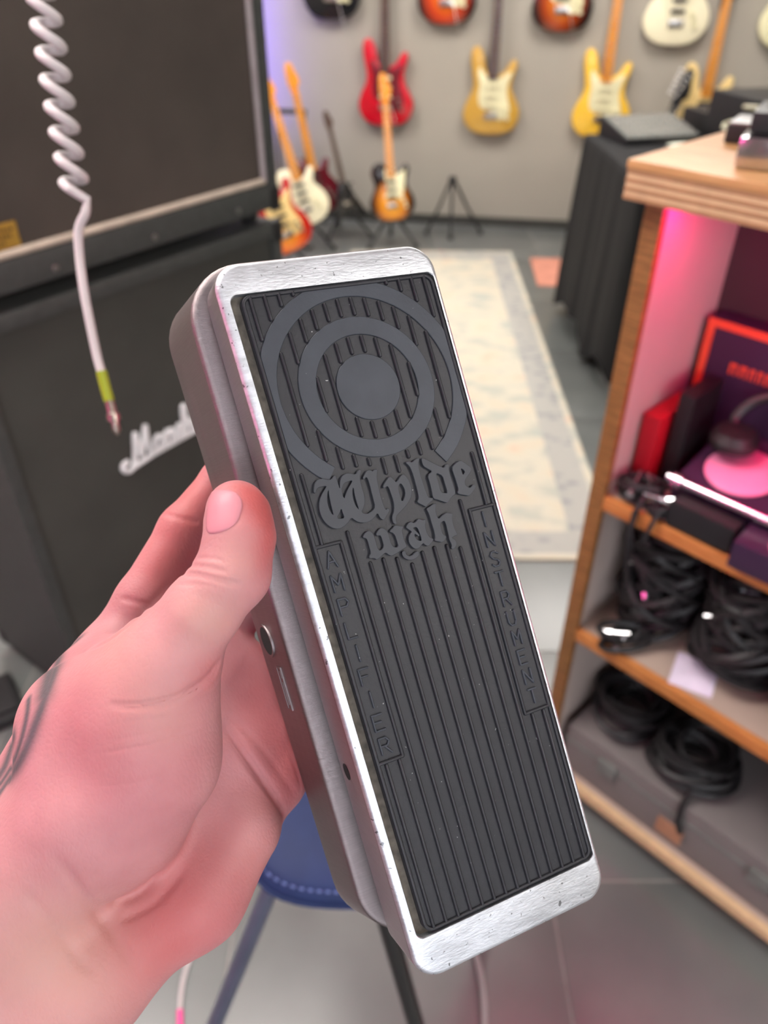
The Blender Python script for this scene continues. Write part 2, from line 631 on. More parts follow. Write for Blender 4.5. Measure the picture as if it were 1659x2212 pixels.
def dust(m, scale, pos):
    nt = m.node_tree
    b = nt.nodes['Principled BSDF']
    old = b.inputs['Base Color'].links[0].from_socket
    tc = nt.nodes.new('ShaderNodeTexCoord')
    n = nt.nodes.new('ShaderNodeTexNoise')
    n.inputs['Scale'].default_value = scale
    n.inputs['Detail'].default_value = 2
    nt.links.new(tc.outputs['Object'], n.inputs['Vector'])
    r = nt.nodes.new('ShaderNodeValToRGB')
    r.color_ramp.elements[0].position = pos
    r.color_ramp.elements[1].position = pos + 0.03
    nt.links.new(n.outputs['Fac'], r.inputs[0])
    mx = nt.nodes.new('ShaderNodeMix')
    mx.data_type = 'RGBA'
    nt.links.new(r.outputs[0], mx.inputs[0])
    nt.links.new(old, mx.inputs[6])
    mx.inputs[7].default_value = (*lin((150, 150, 150)), 1)
    nt.links.new(mx.outputs[2], b.inputs['Base Color'])
dust(M_RUB, 650, 0.755)
dust(M_RUBT, 520, 0.755)
M_LET = mat('letter_rubber', (53, 56, 62), 0.5, vary=0.1, scale=60, spec=0.35)
M_DIRT = mat('grimy_recess', (92, 86, 78), 0.8, vary=0.5, scale=260)
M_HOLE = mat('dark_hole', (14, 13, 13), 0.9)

# --- treadle: cast frame with a shallow pocket for the rubber
NC = 10
def zring(pts, zf):
    return [P3(x, y, zf(x, y)) for x, y in pts]
def skirt(x, y):
    t = (y + 0.125) / 0.25
    return -(0.0245 - 0.0065 * max(0.0, (t - 0.35) / 0.65))
hw, hl = PW / 2, PL / 2
mb = MB()
O = lambda d, r: rrect(-hw + d, hw - d, -hl + d, hl - d, r, NC)
pocket = rrect(-0.0364, 0.0384, -0.1100, 0.1147, 0.003, NC)
pocket2 = rrect(-0.0362, 0.0382, -0.1098, 0.1145, 0.003, NC)
inner = rrect(-hw + 0.004, hw - 0.004, -hl + 0.004, hl - 0.004, 0.006, NC)
R = [zring(inner, lambda x, y: -0.006), zring(inner, lambda x, y: skirt(x, y)), zring(O(0.001, 0.009), lambda x, y: skirt(x, y) - 0.0002),
     zring(O(0.0, 0.0095), lambda x, y: skirt(x, y) + 0.0008), zring(O(0.0, 0.0095), lambda x, y: -0.0026)]
for i in range(1, 5):
    an = math.pi / 2 * i / 4
    d = 0.0021 * (1 - math.cos(an))
    R.append(zring(O(d, 0.0095 - d), lambda x, y: -0.0026 + 0.0026 * math.sin(an)))
R.append(zring(pocket, lambda x, y: 0.0))
R.append(zring(pocket2, lambda x, y: -0.0003))
R.append(zring(pocket2, lambda x, y: -0.0030))
mb.rings(R, cap0=True, cap1=False)
treadle = mb.build('treadle', M_FACE, pedal, angle=40)
treadle.data.materials.append(M_SIDE)
nper = len(inner)
for p in treadle.data.polygons:
    if p.index < nper * 5: p.material_index = 1
MB().rings([zring(pocket2, lambda x, y: -0.0031), zring(pocket2, lambda x, y: -0.0030)]).build('recess_floor', M_DIRT, treadle)

# --- rubber tread
ZB = -0.0008                                       # rubber surface
padr = rrect(-0.0330, 0.0377, -0.1092, 0.1143, 0.0035, NC)
def pad_ring(d, z): return [P3(x, y, z) for x, y in inset(padr, d)]
pad = MB().rings([pad_ring(0, -0.0029), pad_ring(0, ZB - 0.0004), pad_ring(0.0004, ZB)]).build('rubber_tread', M_RUB, pedal, angle=40)

def bar(x0, y0, x1, y1, w, hgt, z=ZB, n=5):
    """raised half-round bar with round ends, plate coordinates"""
    a, b = np.array((x0, y0)), np.array((x1, y1))
    L = np.linalg.norm(b - a)
    d = (b - a) / L if L > 1e-9 else np.array((0., 1.))
    q = np.array((-d[1], d[0]))
    r = w / 2
    rings = []
    for lev in ((1.0, -0.0003), (0.98, hgt * 0.45), (0.72, hgt * 0.85), (0.3, hgt)):
        ring = []
        for c, s in ((b, 0), (a, 1)):
            for i in range(n + 1):
                an = -math.pi / 2 + math.pi * i / n + (math.pi if s else 0)
                o = c + (d * math.cos(an) + q * math.sin(an)) * r * lev[0]
                ring.append(P3(o[0], o[1], z + lev[1]))
        rings.append(ring)
    return MB().rings(rings, cap0=False)

CXr, CYr = 0.0022, 0.0782                          # centre of the target rings
RB = 0.00130
def xk(k): return (-29.5 + 4.88 * k) / 1000
def ribs(segs):
    for k, y0, y1 in segs:
        lo, hi = min(y0, y1), max(y0, y1)
        bar(xk(k), lo, xk(k), hi, RB, 0.0011).build('rib', M_RUB, pad, angle=60)
tmin = {1: 61.5, 2: 56, 3: 52.8, 4: 52.6, 5: 52, 6: 48, 7: 47.6, 8: 51.8, 9: 52, 10: 53, 11: 57, 12: 61}
segs = []
for k in range(14):
    dx = abs(xk(k) - CXr) * 1000
    def ch(r): return math.sqrt(max(0.0, r * r - dx * dx))
    g = 0.9                                        # gap between rib end and ring
    top = 113.2
    lo = tmin.get(k, 200)
    cuts = []                                      # free bands, as |y - centre| ranges
    cuts.append((ch(37.5) + g, 60))
    if dx < 31.0: cuts.append(((ch(24.5) + g) if dx < 24.5 else -1, ch(31.5) - g))
    if dx < 17.8: cuts.append(((ch(11.6) + g) if dx < 11.6 else -1, ch(18.3) - g))
    for u0, u1 in cuts:
        if u0 < 0:
            if u1 > 0.4: segs.append((k, max(78.2 - u1, lo if lo < 150 else 61.5), 78.2 + u1))
            continue
        if u1 - u0 < 0.5: continue
        y0, y1 = 78.2 + u0, min(78.2 + u1, top)
        if y1 - y0 > 0.5: segs.append((k, y0, y1))
        if u1 < 59:
            y0, y1 = max(78.2 - u1, lo), 78.2 - u0
            if y1 - y0 > 0.3: segs.append((k, y0, y1))
segs += [(0, 29.6, 53.3), (13, 29.4, 48.3)]
low = {0: -48.6, 1: -48.4, 2: 31.3, 3: 19.2, 4: 19.4, 5: 18.4, 6: 15.1, 7: 18.2, 8: 18.7, 9: 18.3, 10: 16.2, 11: 32.6, 12: -49.8, 13: -49.8}
segs += [(k, -107.6, y) for k, y in low.items()]
ribs([(k, a * 0.001, b * 0.001) for k, a, b in segs])

# raised rim and the two lettered panels
def rim(name, pts, closed=True, w=0.0014, hgt=0.0009):
    prof = ((-1, -0.0003), (-0.95, 0.45), (-0.6, 0.9), (0.6, 0.9), (0.95, 0.45), (1, -0.0003))
    rings = []
    for s, zz in prof:
        ring = inset(pts, -s * w / 2)
        rings.append([P3(p[0], p[1], ZB + (zz * hgt if zz > 0 else zz)) for p in ring])
    m = MB()
    m.rings(rings, cap0=False, cap1=False)
    return m.build(name, M_RUB, pad, angle=60)
rim('raised_rim', rrect(-0.0322, 0.0369, -0.1084, 0.1136, 0.003, NC))
for seg in ((-32, 28.8, -22.9, 28.8), (-22.9, 28.8, -22.9, -47.6), (-22.9, -47.6, -32, -47.6),
            (36.6, 28.5, 26.8, 28.5), (26.8, 28.5, 26.4, -48.8), (26.4, -48.8, 36.6, -48.8)):
    bar(*[s / 1000 for s in seg], 0.0013, 0.0009).build('panel_bar', M_RUB, pad, angle=60)

# target rings
def disc(r, z1, name):
    m = MB()
    R = []
    for d, z in ((0, -0.0003), (0, z1 - 0.0002), (0.0002, z1)):
        R.append([P3(CXr + (r - d) * math.cos(t), CYr + (r - d) * math.sin(t), ZB + z) for t in np.linspace(0, 2 * math.pi, 72, endpoint=False)])
    return m.rings(R).build(name, M_RUBT, pad, angle=40)
def annulus(r0, r1f, t0, t1, z1, name, n=120, closed=False):
    th = np.linspace(t0, t1, n, endpoint=not closed)
    m = MB()
    v, f = [], []
    for t in th:
        r1 = r1f(t)
        for r, z in ((r0, -0.0003), (r0, z1 - 0.0002), (r0 + 0.0002, z1), (r1 - 0.0002, z1), (r1, z1 - 0.0002), (r1, -0.0003)):
            v.append(P3(CXr + r * math.cos(t), CYr + r * math.sin(t), ZB + z))
    for i in range(n if closed else n - 1):
        for j in range(5):
            a, b = i * 6 + j, ((i + 1) % n) * 6 + j
            f.append((a, a + 1, b + 1, b))
    if not closed:
        f += [(0, 1, 2, 3, 4, 5), tuple((n - 1) * 6 + j for j in (5, 4, 3, 2, 1, 0))]
    m.add(v, f)
    return m.build(name, M_RUBT, pad, angle=40)
disc(0.0115, 0.0006, 'raised_disc')
annulus(0.0183, lambda t: 0.0245, 0, 2 * math.pi, 0.0006, 'raised_ring', closed=True)
def clipr(t):
    c, s = math.cos(t), math.sin(t)
    r = 0.0374
    if c > 0: r = min(r, (0.0363 - CXr) / c)
    if c < 0: r = min(r, (-0.0317 - CXr) / c)
    if s > 0: r = min(r, (0.1131 - CYr) / s)
    return r
annulus(0.0315, clipr, math.radians(-56), math.radians(231), 0.0006, 'raised_ring', n=150)

# raised blackletter words, outlines in the photo's pixels
def LT(off, sc, *polys):
    out = []
    for p in polys:
        q = chaikin([pl(off[0] + x / sc, off[1] + y / sc, 0.0002) for x, y in p], 1)
        out.append([P3(x, y, 0)[:2] for x, y in q])
    me = fill_mesh('letter', out, ZB - 0.0002, ZB + 0.0013, 0.00018)
    shade(me, False)
    return link('letter', me, M_LET, pad)
A_, B_, C_ = ((660, 980), 8.295), ((820, 980), 6.9125), ((760, 1060), 6.38)
LT(*A_, [(160, 705), (140, 690), (145, 600), (165, 520), (215, 465), (280, 445), (350, 455), (430, 470), (470, 450), (490, 410), (520, 385), (548, 410), (590, 560), (614, 630),
         (606, 560), (620, 460), (660, 390), (730, 350), (800, 350), (870, 370), (905, 360), (925, 310), (955, 285), (985, 290), (998, 330), (975, 380), (975, 450), (1010, 620), (1045, 720),
         (1060, 800), (1060, 900), (1035, 980), (1005, 1040), (1050, 1075), (1120, 1070), (1190, 1030), (1245, 960), (1200, 780), (1150, 580), (1105, 440), (1080, 425), (1060, 450), (1035, 460),
         (1020, 430), (1055, 370), (1085, 310), (1130, 290), (1170, 300), (1200, 320), (1225, 285), (1265, 275), (1295, 300), (1285, 350), (1275, 420), (1300, 560), (1350, 780), (1415, 970),
         (1440, 1000), (1460, 980), (1500, 990), (1505, 1020), (1460, 1100), (1410, 1180), (1380, 1190), (1330, 1150), (1285, 1060), (1240, 1140), (1160, 1210), (1060, 1245), (960, 1235),
         (880, 1195), (820, 1145), (770, 1230), (700, 1300), (620, 1345), (540, 1350), (450, 1320), (370, 1260), (300, 1170), (255, 1060), (235, 960), (245, 840), (290, 720), (340, 640),
         (375, 580), (300, 590), (230, 610), (200, 640), (190, 690), (175, 710)],
   [(405, 650), (385, 780), (395, 900), (430, 1010), (490, 1100), (492, 1070), (460, 950), (430, 820), (412, 720)],
   [(850, 590), (838, 700), (856, 820), (896, 930), (948, 1000), (940, 960), (908, 860), (874, 740)],
   [(635, 980), (610, 1070), (560, 1150), (630, 1165), (695, 1150), (660, 1060)],
   [(835, 480), (760, 500), (690, 530), (660, 600), (642, 650), (690, 820), (715, 720), (760, 620), (820, 520)])
LT(*B_, [(45, 490), (55, 515), (85, 510), (110, 485), (135, 510), (165, 600), (200, 700), (215, 800), (205, 880), (180, 940), (190, 1010), (215, 1050), (245, 1055), (260, 1040), (240, 990), (250, 930),
         (300, 880), (370, 810), (440, 720), (480, 620), (480, 520), (450, 420), (400, 340), (345, 300), (305, 340), (250, 430), (220, 400), (180, 355), (140, 340), (105, 390), (70, 440)],
   [(310, 440), (275, 490), (285, 560), (310, 650), (335, 720), (370, 650), (380, 570), (350, 490)])
LT(*B_, [(385, 140), (400, 115), (440, 115), (485, 130), (520, 90), (570, 65), (600, 65), (580, 120), (580, 210), (610, 320), (650, 440), (690, 560), (725, 655), (760, 660), (790, 655),
         (800, 690), (740, 740), (700, 790), (690, 800), (640, 770), (570, 735), (555, 710), (580, 670), (570, 600), (540, 480), (500, 330), (455, 210), (420, 165)])
LT(*B_, [(620, 60), (680, 75), (760, 120), (880, 180), (965, 215), (975, 170), (1010, 150), (1035, 170), (1030, 220), (1050, 320), (1090, 450), (1135, 590), (1120, 615), (1070, 650), (1015, 740),
         (950, 720), (870, 690), (815, 680), (790, 650), (775, 560), (745, 440), (710, 320), (785, 265), (720, 230), (650, 190), (625, 120)],
   [(850, 290), (935, 330), (960, 420), (1015, 590), (960, 585), (915, 575), (880, 440), (845, 330)])
LT(*B_, [(1200, 95), (1260, 130), (1370, 210), (1370, 250), (1320, 330), (1270, 400), (1280, 470), (1320, 500), (1360, 505), (1390, 455), (1425, 470), (1435, 500), (1390, 570), (1340, 635),
         (1260, 620), (1180, 605), (1155, 580), (1175, 540), (1150, 450), (1110, 330), (1070, 215), (1120, 150)],
   [(1210, 215), (1275, 265), (1245, 320), (1225, 270)])
LT(*C_, [(145, 650), (165, 600), (215, 550), (260, 560), (300, 600), (330, 700), (360, 810), (395, 825), (440, 775), (420, 690), (395, 620), (370, 620), (335, 620), (330, 590), (370, 530), (415, 505),
         (460, 530), (500, 580), (520, 660), (545, 740), (580, 780), (640, 775), (620, 700), (590, 610), (560, 580), (520, 570), (525, 545), (560, 515), (590, 475), (630, 480), (715, 490), (690, 545),
         (700, 590), (720, 680), (750, 750), (760, 770), (700, 810), (640, 850), (560, 900), (510, 890), (465, 850), (420, 890), (345, 960), (310, 930), (240, 935), (235, 905), (260, 860), (235, 770),
         (210, 680), (190, 655)])
LT(*C_, [(735, 500), (800, 420), (850, 445), (880, 430), (915, 380), (970, 405), (1015, 390), (1020, 430), (1010, 480), (1025, 560), (1060, 630), (1110, 660), (1125, 670), (1100, 720), (1050, 770),
         (1000, 745), (980, 720), (930, 790), (880, 810), (830, 780), (785, 720), (775, 650), (800, 590), (825, 565), (770, 530)],
   [(850, 510), (890, 500), (915, 540), (965, 685), (930, 690), (880, 660), (860, 600), (880, 600), (920, 635), (935, 610), (890, 560), (845, 525)])
LT(*C_, [(1020, 245), (1060, 225), (1120, 180), (1155, 175), (1160, 210), (1150, 270), (1180, 370), (1200, 385), (1240, 340), (1300, 300), (1340, 310), (1390, 310), (1380, 370), (1390, 450),
         (1420, 540), (1460, 610), (1400, 630), (1375, 650), (1420, 670), (1445, 720), (1430, 780), (1390, 810), (1365, 790), (1375, 750), (1340, 680), (1330, 620), (1310, 540), (1290, 450),
         (1265, 410), (1215, 455), (1230, 520), (1250, 600), (1305, 625), (1290, 670), (1245, 715), (1190, 700), (1135, 690), (1145, 640), (1130, 560), (1095, 450), (1060, 320)])
LT(*C_, [(685, 850), (710, 825), (735, 830), (745, 870), (780, 900), (830, 890), (865, 850), (900, 830), (930, 850), (925, 890), (880, 940), (800, 960), (735, 940), (695, 900)])

# thin upright capitals down both panels
GL = {'A': [(0, 0, .5, 1), (.5, 1, 1, 0), (.2, .35, .8, .35)], 'M': [(0, 0, 0, 1), (0, 1, .5, .4), (.5, .4, 1, 1), (1, 1, 1, 0)], 'P': [(0, 0, 0, 1), (0, 1, .75, 1), (.75, 1, 1, .75), (1, .75, .75, .5), (.75, .5, 0, .5)],
      'L': [(0, 1, 0, 0), (0, 0, .9, 0)], 'I': [(.5, 0, .5, 1)], 'F': [(0, 0, 0, 1), (0, 1, 1, 1), (0, .52, .75, .52)], 'E': [(0, 0, 0, 1), (0, 1, 1, 1), (0, .52, .8, .52), (0, 0, 1, 0)],
      'R': [(0, 0, 0, 1), (0, 1, .75, 1), (.75, 1, 1, .75), (1, .75, .75, .5), (.75, .5, 0, .5), (.45, .5, 1, 0)], 'N': [(0, 0, 0, 1), (0, 1, 1, 0), (1, 0, 1, 1)],
      'S': [(1, .85, .7, 1), (.7, 1, .25, 1), (.25, 1, 0, .78), (0, .78, .25, .55), (.25, .55, .75, .45), (.75, .45, 1, .22), (1, .22, .75, 0), (.75, 0, .25, 0), (.25, 0, 0, .15)],
      'T': [(.5, 0, .5, 1), (0, 1, 1, 1)], 'U': [(0, 1, 0, .25), (0, .25, .25, 0), (.25, 0, .75, 0), (.75, 0, 1, .25), (1, .25, 1, 1)]}
def column(word, x0, wd, ytop, pitch, hgt):
    for i, c in enumerate(word):
        y = ytop - i * pitch - hgt
        m = MB()
        for s in GL[c]:
            q = bar((x0 + s[0] * wd) / 1000, (y + s[1] * hgt) / 1000, (x0 + s[2] * wd) / 1000, (y + s[3] * hgt) / 1000, 0.0008, 0.0008, n=3)
            m.add(q.v, q.f)
        m.build('letter', M_RUBT, pad, angle=60)
column('AMPLIFIER', -29.7, 3.5, 26.6, 8.25, 5.5)
column('INSTRUMENT', 30.0, 3.1, 26.7, 7.50, 5.3)

# --- housing under the treadle
def ztop(y): return -0.0205 - 0.0105 * (0.127 - y) / 0.254
def zbot(y): return -0.0610 + 0.0105 * (0.127 - y) / 0.254
def HR(w, l, r, zf):
    return [P3(x, y, zf(y)) for x, y in rrect(-w, w, -l, l + 0.0065, r, NC)]
R = [HR(0.0465, 0.1230, 0.019, lambda y: zbot(y)), HR(0.0490, 0.1255, 0.021, lambda y: zbot(y) + 0.0006), HR(0.0497, 0.1262, 0.022, lambda y: zbot(y) + 0.0022)]
R += [HR(0.0497 - 0.0034 * t, 0.1262 - 0.001 * t, 0.022, lambda y, t=t: zbot(y) + 0.0022 + (ztop(y) - 0.0022 - zbot(y) - 0.0022) * t) for t in (0.25, 0.5, 0.75, 1.0)]
R += [HR(0.0459, 0.1248, 0.0215, lambda y: ztop(y) - 0.0008), HR(0.0450, 0.1240, 0.021, lambda y: ztop(y) - 0.0001), HR(0.0438, 0.1228, 0.020, lambda y: ztop(y) + 0.0001),
      HR(0.0400, 0.1190, 0.018, lambda y: ztop(y) + 0.0001), HR(0.030, 0.105, 0.012, lambda y: ztop(y) - 0.0005)]
housing = MB().rings(R).build('housing', M_HOUS, pedal, angle=50)
# spacer block that carries the treadle
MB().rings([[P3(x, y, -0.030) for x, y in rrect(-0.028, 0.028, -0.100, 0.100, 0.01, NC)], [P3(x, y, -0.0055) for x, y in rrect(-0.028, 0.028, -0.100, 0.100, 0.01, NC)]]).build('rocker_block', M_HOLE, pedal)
# jack socket, stamped label and screw hole on the left side
def side_point(y, z, off=0.0):
    t = (z - zbot(y)) / (ztop(y) - zbot(y))
    return Vector(P3(-0.0497 + 0.0034 * t - off, y, z))
def side_axes():
    up = Vector((0.0034, 0, 0.038)).normalized()
    al = Vector((SK, CK, 0)).normalized()
    n = al.cross(up)
    if n.x > 0: n = -n
    return al, up, n
al, up, nn = side_axes()
jp = side_point(-0.004, -0.0445)
MJ = frame(jp, al, up, nn)
MB().lathe([(0.0056, -0.002), (0.0056, 0.0003), (0.0066, 0.0004), (0.0068, -0.001)], 24, MJ, caps=False).build('jack_socket', M_HOUS, housing)
MB().lathe([(0.0057, 0.0003), (0.001, 0.0002)], 24, MJ).build('jack_opening', M_HOLE, housing)
lm = MB()
ML = frame(side_point(-0.0225, -0.0400), al, up, nn)
for q in ((-.0085, .0085, .0019, .0023), (-.0085, .0085, -.0023, -.0019), (-.0085, -.0081, -.0019, .0019), (.0081, .0085, -.0019, .0019), (-.0065, .0025, -.0003, .0003), (.0040, .0068, -.0009, .0009)):
    lm.box(q[0], q[1], q[2], q[3], -0.0006, 0.0003, M=ML)
lm.build('stamped_plate', M_HOUS, housing, smooth=False)
hp = Vector(P3(-PW / 2, -0.0515, -0.0150))
MH = frame(hp, al, Vector((0, 0, 1)), Vector((-1, 0, 0)))
MB().lathe([(0.0030, 0.00015), (0.0004, 0.00014)], 20, MH).build('screw_hole', M_HOLE, treadle)

# ================================================================== the hand that holds the pedal
# a smooth solid of tapered joints (camera space, metres), meshed as one skin
def J(px, py, z, r): return (pix(px, py, z), r / 1000.0)
BODY = [   # (joint, joint, blend) : forearm, wrist, metacarpals, ball of the thumb
    (J(-420, 2560, .262, 33), J(-120, 2160, .266, 27)), (J(-230, 2700, .262, 31), J(30, 2300, .268, 25)),
    (J(-120, 2160, .266, 27), J(40, 1950, .268, 23)), (J(30, 2300, .268, 25), J(170, 2125, .272, 20)),
    (J(40, 1950, .268, 23), J(170, 2125, .272, 19)),
    (J(40, 1950, .272, 21), J(235, 1425, .304, 13)), (J(80, 1960, .276, 20), J(330, 1530, .316, 14)),
    (J(150, 2020, .278, 20), J(440, 1640, .316, 14)), (J(190, 2090, .276, 19), J(535, 1745, .306, 12)),
    (J(200, 2080, .274, 19), J(420, 1930, .282, 17)), (J(420, 1930, .282, 17), J(520, 1790, .292, 15)),
    (J(350, 1800, .290, 20), J(500, 1650, .303, 14)),
    (J(40, 1880, .262, 22), J(200, 1730, .258, 22)), (J(200, 1730, .258, 22), J(195, 1570, .262, 20)),
    (J(195, 1570, .262, 20), J(320, 1530, .254, 19)), (J(320, 1530, .254, 19), J(330, 1640, .257, 20)),
    (J(330, 1640, .257, 20), J(265, 1760, .262, 19)), (J(265, 1760, .262, 19), J(130, 1850, .264, 20)),
    (J(195, 1570, .264, 19), J(345, 1432, .249, 13.5)),
    (J(320, 1530, .254, 19), J(375, 1425, .247, 13.8)),
    (J(230, 1440, .290, 12), J(330, 1445, .262, 12)),
    (J(430, 1560, .306, 15), J(585, 1650, .312, 13)), (J(470, 1480, .312, 14), J(590, 1560, .318, 12)), (J(470, 1400, .316, 12), J(570, 1470, .322, 11)),
    (J(175, 1500, .288, 14), J(90, 1700, .280, 18)),
]
FINGERS = [
    [J(345, 1432, .249, 13.0), J(435, 1322, .243, 11.8), J(503, 1238, .241, 11.3), J(518, 1160, .242, 10.6), J(514, 1112, .244, 9.6), J(510, 1098, .246, 8.6)],
    [J(235, 1425, .304, 12.5), J(312, 1298, .310, 11.3), J(398, 1146, .318, 10.4), J(480, 1035, .326, 8.4), J(590, 960, .334, 7.4)],
    [J(330, 1530, .316, 12.5), J(450, 1390, .322, 10.2), J(560, 1290, .332, 9.4), J(680, 1225, .342, 8.4), J(780, 1190, .348, 7.4)],
    [J(440, 1640, .316, 12.0), J(530, 1530, .319, 10.4), J(620, 1430, .330, 9.2), J(730, 1380, .340, 8.2), J(820, 1360, .346, 7.2)],
    [J(535, 1745, .306, 11.0), J(600, 1690, .310, 10.4), J(668, 1610, .322, 8.6), J(760, 1560, .332, 7.6), J(840, 1540, .338, 6.6)],
]
def cone(p, a, b):
    A, ra = a
    B, rb = b
    ab = B - A
    pa = p - A
    t = np.clip((pa @ ab) / (ab @ ab), 0, 1)
    return np.sqrt(((pa - t[:, None] * ab) ** 2).sum(1)) - (ra + (rb - ra) * t)
def smin(a, b, k):
    hh = np.clip(0.5 + 0.5 * (b - a) / k, 0, 1)
    return b + (a - b) * hh - k * hh * (1 - hh)
def pedal_sdf(p):
    q = (p - PC) @ PINV.T
    x, y, z = np.abs(q[:, 0]), q[:, 1], q[:, 2]
    zt = -0.0205 - 0.0105 * (0.127 - y) / 0.254
    zb = -0.0610 + 0.0105 * (0.127 - y) / 0.254
    t = np.clip((z - zb) / (zt - zb), 0, 1)
    def box(dx, dy, dz):
        return np.sqrt(np.maximum(dx, 0) ** 2 + np.maximum(dy, 0) ** 2 + np.maximum(dz, 0) ** 2) + np.minimum(np.maximum(dx, np.maximum(dy, dz)), 0)
    d1 = box(x - (0.0497 - 0.0034 * t), np.abs(y) - 0.126, np.maximum(z - zt, zb - z))
    d2 = box(x - 0.0400, np.abs(y) - 0.125, np.maximum(z, -0.024 - z))
    return np.minimum(d1, d2)
def hand_raw(p):
    d = None
    for a, b in BODY:
        c = cone(p, a, b)
        d = c if d is None else smin(d, c, 0.011)
    for n, ch in enumerate(FINGERS):
        e = None
        for a, b in zip(ch[:-1], ch[1:]):
            c = cone(p, a, b)
            e = c if e is None else smin(e, c, 0.0035)
        d = smin(d, e, 0.007 if n == 0 else 0.006)
    g = 0.0004 - pedal_sdf(p)
    return -smin(-d, -g, 0.002)
CREASES = []                                       # (points, depth, width)
def hand_sdf(p):
    d = hand_raw(p)
    for P, dep, sg in CREASES:
        lo, hi = P.min(0) - 4 * sg, P.max(0) + 4 * sg
        k = np.where(((p > lo) & (p < hi)).all(1))[0]
        if not len(k): continue
        m = None
        for i in range(len(P) - 1):
            ab = P[i + 1] - P[i]
            pa = p[k] - P[i]
            t = np.clip((pa @ ab) / (ab @ ab + 1e-12), 0, 1)
            c = ((pa - t[:, None] * ab) ** 2).sum(1)
            u = (i + t) / (len(P) - 1)
            w = np.minimum(1.0, np.minimum(u, 1 - u) * 5 + 0.15)
            g = w * np.exp(-c / (sg * sg))
            m = g if m is None else np.maximum(m, g)
        d[k] += dep * m
    return d
def march(pts, fn, t0=0.15):
    D = np.array([pix(x, y, 1.0) for x, y in pts])
    D /= np.linalg.norm(D, axis=1)[:, None]
    t = np.full(len(D), t0)
    for _ in range(90):
        t = np.minimum(t + np.clip(fn(D * t[:, None]), -0.002, 0.02) * 0.8, 0.5)
    return D * t[:, None]
def grad(p, fn, e=0.0004):
    g = np.stack([fn(p + np.eye(3)[i] * e) - fn(p - np.eye(3)[i] * e) for i in range(3)], 1)
    return g / (np.linalg.norm(g, axis=1)[:, None] + 1e-12)
def crease(px, dep, sg):
    q = [tuple(v) for v in catmull(px, 5, False)]
    P = march(q, hand_raw)
    ok = np.linalg.norm(P, axis=1) < 0.45
    CREASES.append((P[ok], dep / 1000.0, sg / 1000.0))
for px, dep, sg in [
    ([(474, 1432), (460, 1457), (425, 1488), (360, 1514), (290, 1526), (235, 1522)], 1.2, 1.1),
    ([(470, 1436), (458, 1456), (436, 1476), (400, 1498)], 1.6, 1.6),
    ([(470, 1452), (440, 1480), (390, 1512), (330, 1535)], 0.5, 0.8),
    ([(392, 1240), (430, 1243), (480, 1256), (520, 1262)], 0.8, 0.9), ([(408, 1222), (450, 1226), (490, 1236)], 0.5, 0.8),
    ([(425, 1205), (455, 1206), (485, 1213)], 0.35, 0.7), ([(380, 1262), (430, 1262), (470, 1270)], 0.25, 0.8),
    ([(484, 1565), (530, 1632), (580, 1702), (622, 1770)], 2.4, 1.7), ([(486, 1540), (560, 1610), (640, 1720)], 0.4, 1.5),
    ([(215, 1628), (330, 1606), (440, 1572)], 0.22, 0.6), ([(240, 1600), (340, 1580), (430, 1556)], 0.14, 0.6), ([(260, 1560), (350, 1550), (430, 1530)], 0.1, 0.6),
    ([(190, 1700), (300, 1690), (410, 1655)], 0.08, 0.6), ([(150, 1765), (260, 1770), (370, 1735)], 0.06, 0.7),
    ([(120, 1850), (180, 1935), (240, 2010), (300, 2100)], 0.9, 2.2), ([(60, 1930), (120, 2010), (200, 2110)], 0.6, 2.0),
    ([(225, 1955), (300, 1930), (345, 1880)], 0.7, 1.5), ([(260, 1990), (330, 1955), (400, 1880)], 0.5, 1.5),
    ([(262, 1292), (295, 1300), (330, 1312)], 0.6, 1.2), ([(345, 1108), (385, 1118), (430, 1130)], 0.5, 1.2),
    ([(170, 1410), (230, 1385), (300, 1330), (370, 1255)], 0.6, 1.6),
]: crease(px, dep, sg)

